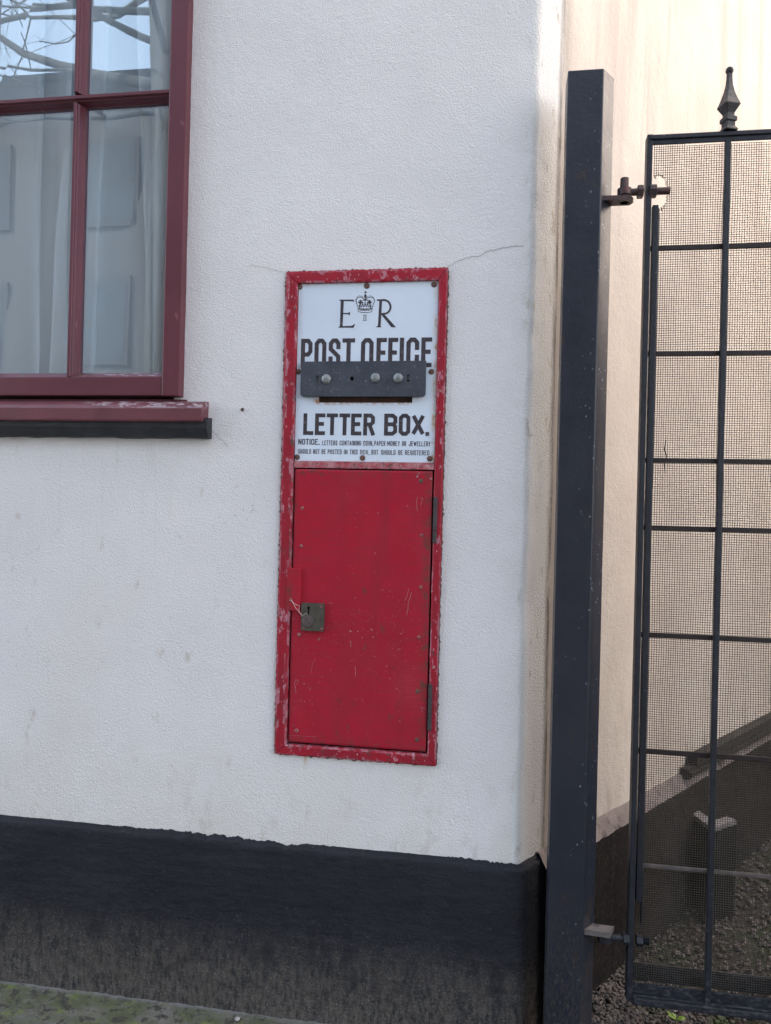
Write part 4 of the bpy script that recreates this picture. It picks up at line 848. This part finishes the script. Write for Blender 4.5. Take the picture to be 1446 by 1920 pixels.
# loose gravel
def gravel(n, x0, x1, y0, y1, r0, r1, z):
    ico = np.array([(0, 0, 1), (.89, 0, .45), (.28, .85, .45), (-.72, .53, .45), (-.72, -.53, .45), (.28, -.85, .45), (.72, .53, -.45), (-.28, .85, -.45), (-.89, 0, -.45), (-.28, -.85, -.45), (.72, -.53, -.45), (0, 0, -1)])
    tri = np.array([(0, 1, 2), (0, 2, 3), (0, 3, 4), (0, 4, 5), (0, 5, 1), (1, 6, 2), (2, 7, 3), (3, 8, 4), (4, 9, 5), (5, 10, 1), (2, 6, 7), (3, 7, 8), (4, 8, 9), (5, 9, 10), (1, 10, 6), (11, 7, 6), (11, 8, 7), (11, 9, 8), (11, 10, 9), (11, 6, 10)])
    x_ = rng.uniform(x0, x1, n); y_ = rng.uniform(y0, y1, n)
    inside = (x_-.085)-(y_)*.7315 > -.0
    ok = inside | (y_ < -.04); x_ = x_[ok]; y_ = y_[ok]; n = len(x_)
    r = rng.uniform(r0, r1, n)*(1+.5*(rng.random(n) < .1)); V = ico[None]*r[:, None, None]*rng.uniform(.65, 1.3, (n, 12, 1))*np.stack([rng.uniform(.8, 1.4, n), rng.uniform(.7, 1.1, n), rng.uniform(.5, .8, n)], -1)[:, None]
    a = rng.uniform(0, 6.28, n); ca, sa = np.cos(a)[:, None], np.sin(a)[:, None]; V = np.stack([V[..., 0]*ca-V[..., 1]*sa, V[..., 0]*sa+V[..., 1]*ca, V[..., 2]], -1)
    V = V+np.stack([x_, y_, z+rng.uniform(0, .006, n)], -1)[:, None]; T = (tri[None]+12*np.arange(n)[:, None, None]).reshape(-1, 3)
    return V.reshape(-1, 3), T
V1, T1 = gravel(9000, .10, .55, -.30, .35, .0025, .0065, -.003); V2, T2 = gravel(26000, .1, 2.2, .1, 2.4, .003, .0075, -.003)
o = link('gravel', fast_mesh(np.concatenate([V1, V2]), np.concatenate([T1, T2+len(V1)]), 'gravel'), 'stone'); tag(o, kind='stuff')
# pebbles on the pavement
for (px_, py_, r, lab) in ((445, 1913, .006, 'pale broken pebble on the moss at the lower edge, the larger one'), (83, 1838, .0035, 'tiny pale stone on the moss at far left below the plinth')):
    q = G(px_, py_); bm = bmesh.new(); bmesh.ops.create_icosphere(bm, subdivisions=2, radius=r)
    for v in bm.verts: v.co *= random.uniform(.75, 1.2); v.co.z *= .6; v.co += Vector((q[0], q[1], .003))
    me = bpy.data.meshes.new('pebble'); bm.to_mesh(me); bm.free(); tag(link('pebble', me, 'pebble'), lab, 'pebble')
# seedling
q = G(1268, 1908, .02); plant = thing('seedling', (float(q[0]), float(q[1]), 0), 'tiny green seedling with two round leaves under the gate', 'plant')
def leaf(c, ang, L, Wd, tilt, name='leaf'):
    vs = []; n = 10
    for k in range(n+1):
        t = k/n; w = Wd*math.sin(math.pi*t**.8)*.5; h = tilt*L*t-.3*L*t*t
        for s_ in (-1, 0, 1): vs.append((c[0]+math.cos(ang)*L*t-math.sin(ang)*w*s_, c[1]+math.sin(ang)*L*t+math.cos(ang)*w*s_, c[2]+h+(0 if s_ == 0 else .0012)))
    m_ = MB(); m_.add(vs, [(k*3+j, k*3+j+1, k*3+j+4, k*3+j+3) for k in range(n) for j in range(2)]); o_ = m_.build(name, 'leaf', plant, True); so_ = o_.modifiers.new('s', 'SOLIDIFY'); so_.thickness = .0005
b0 = (float(q[0]), float(q[1]), 0.0)
m_ = MB(); m_.tube([(b0[0], b0[1], -.005), (b0[0], b0[1]+.001, .010), (b0[0], b0[1], .017)], .0008, 6); m_.build('stem', 'leaf', plant, True)
leaf((b0[0]+.0, b0[1], .016), 3.3, .020, .017, .7); leaf((b0[0], b0[1], .015), -.25, .021, .018, .65); leaf((b0[0], b0[1], .017), 2.2, .013, .006, .8); leaf((b0[0]-.004, b0[1]+.004, .017), 2.7, .018, .006, .7)
# ------------------------------------------------------------------ the street around (reflected in the glass, lights the alley)
nb = thing('bounce_building', (4.2, 3, 0), 'unseen tall cream building added across the alley to bounce sun onto the side wall', 'building')
mb = MB(); mb.box(2.9, 9, -1.2, 9, -.14, 11.0); mb.build('wall', 'cream', nb)  # unseen block, sized and coloured to bounce warm sun onto the side wall
mb = MB(); mb.box(2.8, 9.2, -1.4, 9.2, 11.0, 11.15); mb.build('roof', 'roof', nb)
ob = thing('terrace_house', (-3, -13, 0), 'brick terrace house across the street reflected in the window', 'house')
OY = -12.0; rh = 9.6
mb = MB(); mb.box(-16, 6, OY-8, OY, -.14, rh); mb.build('wall', 'brick', ob)
mb = MB(); mb.prism([(OY+.3, rh), (OY-4, rh+.5), (OY-8.3, rh)], -16.2, 6.2, 'X'); mb.build('roof', 'roof', ob)
for cx_ in (-7.3, -1.0): mb = MB(); mb.box(cx_, cx_+.55, OY-2.2, OY-1.4, rh, rh+2.1, .02); mb.build('chimney', 'brick', ob)
for wx_ in (-14, -11.2, -8.4, -5.6, -2.8, 0, 2.8):
    for wz_ in (1.0, 4.0, 6.8):
        mb = MB(); mb.box(wx_-.08, wx_+1.18, OY, OY+.05, wz_-.08, wz_+1.68); o = mb.build('window_frame', 'white_trim', ob)
        mb = MB()
        for i in (0, 1):
            for j in (0, 1): mb.box(wx_+.02+i*.57, wx_+.53+i*.57, OY+.051, OY+.056, wz_+.02+j*.81, wz_+.77+j*.81)
        mb.build('pane', 'far_glass', o)
def tree(x, y, lean, label):
    rt = random.Random(5); root = thing('bare_tree', (x, y, -.1), label, 'tree'); tk = MB(); tw = MB()
    def grow(p, d, L, r, dep):
        n = 5; pts = [p]; rs = [r]; q = p.copy(); dd = d.copy()
        for i in range(n):
            dd = (dd+Vector((rt.gauss(0, .16), rt.gauss(0, .16), rt.gauss(0, .10)))*(1 if dep else .35)).normalized(); q = q+dd*L/n; pts.append(q.copy()); rs.append(r*(1-.45*(i+1)/n))
        (tk if dep < 2 else tw).tube(pts, rs, 8 if dep < 2 else (5 if dep < 4 else 3), cap=False)
        if dep >= 6: return
        for k in range(4 if dep < 5 else 2):
            i = rt.choice((2, 3, 4, 5)) if k else n; ax = Vector((rt.gauss(0, 1), rt.gauss(0, 1), rt.gauss(0, 1))).normalized(); nd = (dd+ax*(.75 if dep < 2 else .9)+Vector((0, 0, .05 if dep < 3 else -.22))).normalized()
            grow(pts[i], nd, L*rt.uniform(.60, .80), rs[i]*(.66 if k == 0 else .45), dep+1)
    base = [Vector((x+.10, y, -.1)), Vector((x+.12, y, 1.2)), Vector((x+.02, y+.02, 3)), Vector((x, y, 5)), Vector((x-.12, y, 6.6)), Vector((x-.30, y+.1, 8.2)), Vector((x-.3, y+.2, 10))]
    tk.tube(base, [.36, .28, .25, .22, .19, .14, .05], 12)
    for (h, dx, dy, dz, L) in ((5.5, -1, .1, .10, 2.0), (5.8, -1, -.2, .22, 2.6), (6.0, .2, .9, .2, 1.8), (6.2, -.9, .4, .2, 2.2), (6.6, -.9, .3, .1, 2.4), (6.5, .9, .1, .4, 2.2), (6.9, -.8, -.5, -.1, 2.0), (7.4, -1, .1, .2, 2.5), (7.8, .6, .5, .6, 2), (7.2, -.5, -.7, .5, 2.2), (8.4, -.9, .2, .5, 2), (8.8, .5, -.3, .9, 1.8)):
        k_ = 3 if h < 6.6 else 4; p0 = base[k_].lerp(base[k_+1], (h-base[k_].z)/(base[k_+1].z-base[k_].z)) if h <= 8.2 else base[5].lerp(base[6], (h-8.2)/1.8)
        grow(p0, Vector((dx, dy, dz)).normalized(), L, .042 if h != 5.8 else .065, 1)
    tk.build('trunk', 'bark', root, True); tw.build('crown', 'bark', root, True)
tree(-3.62, -6.0, (-.05, .02, 1), 'bare winter tree at the far kerb reflected in the window panes')
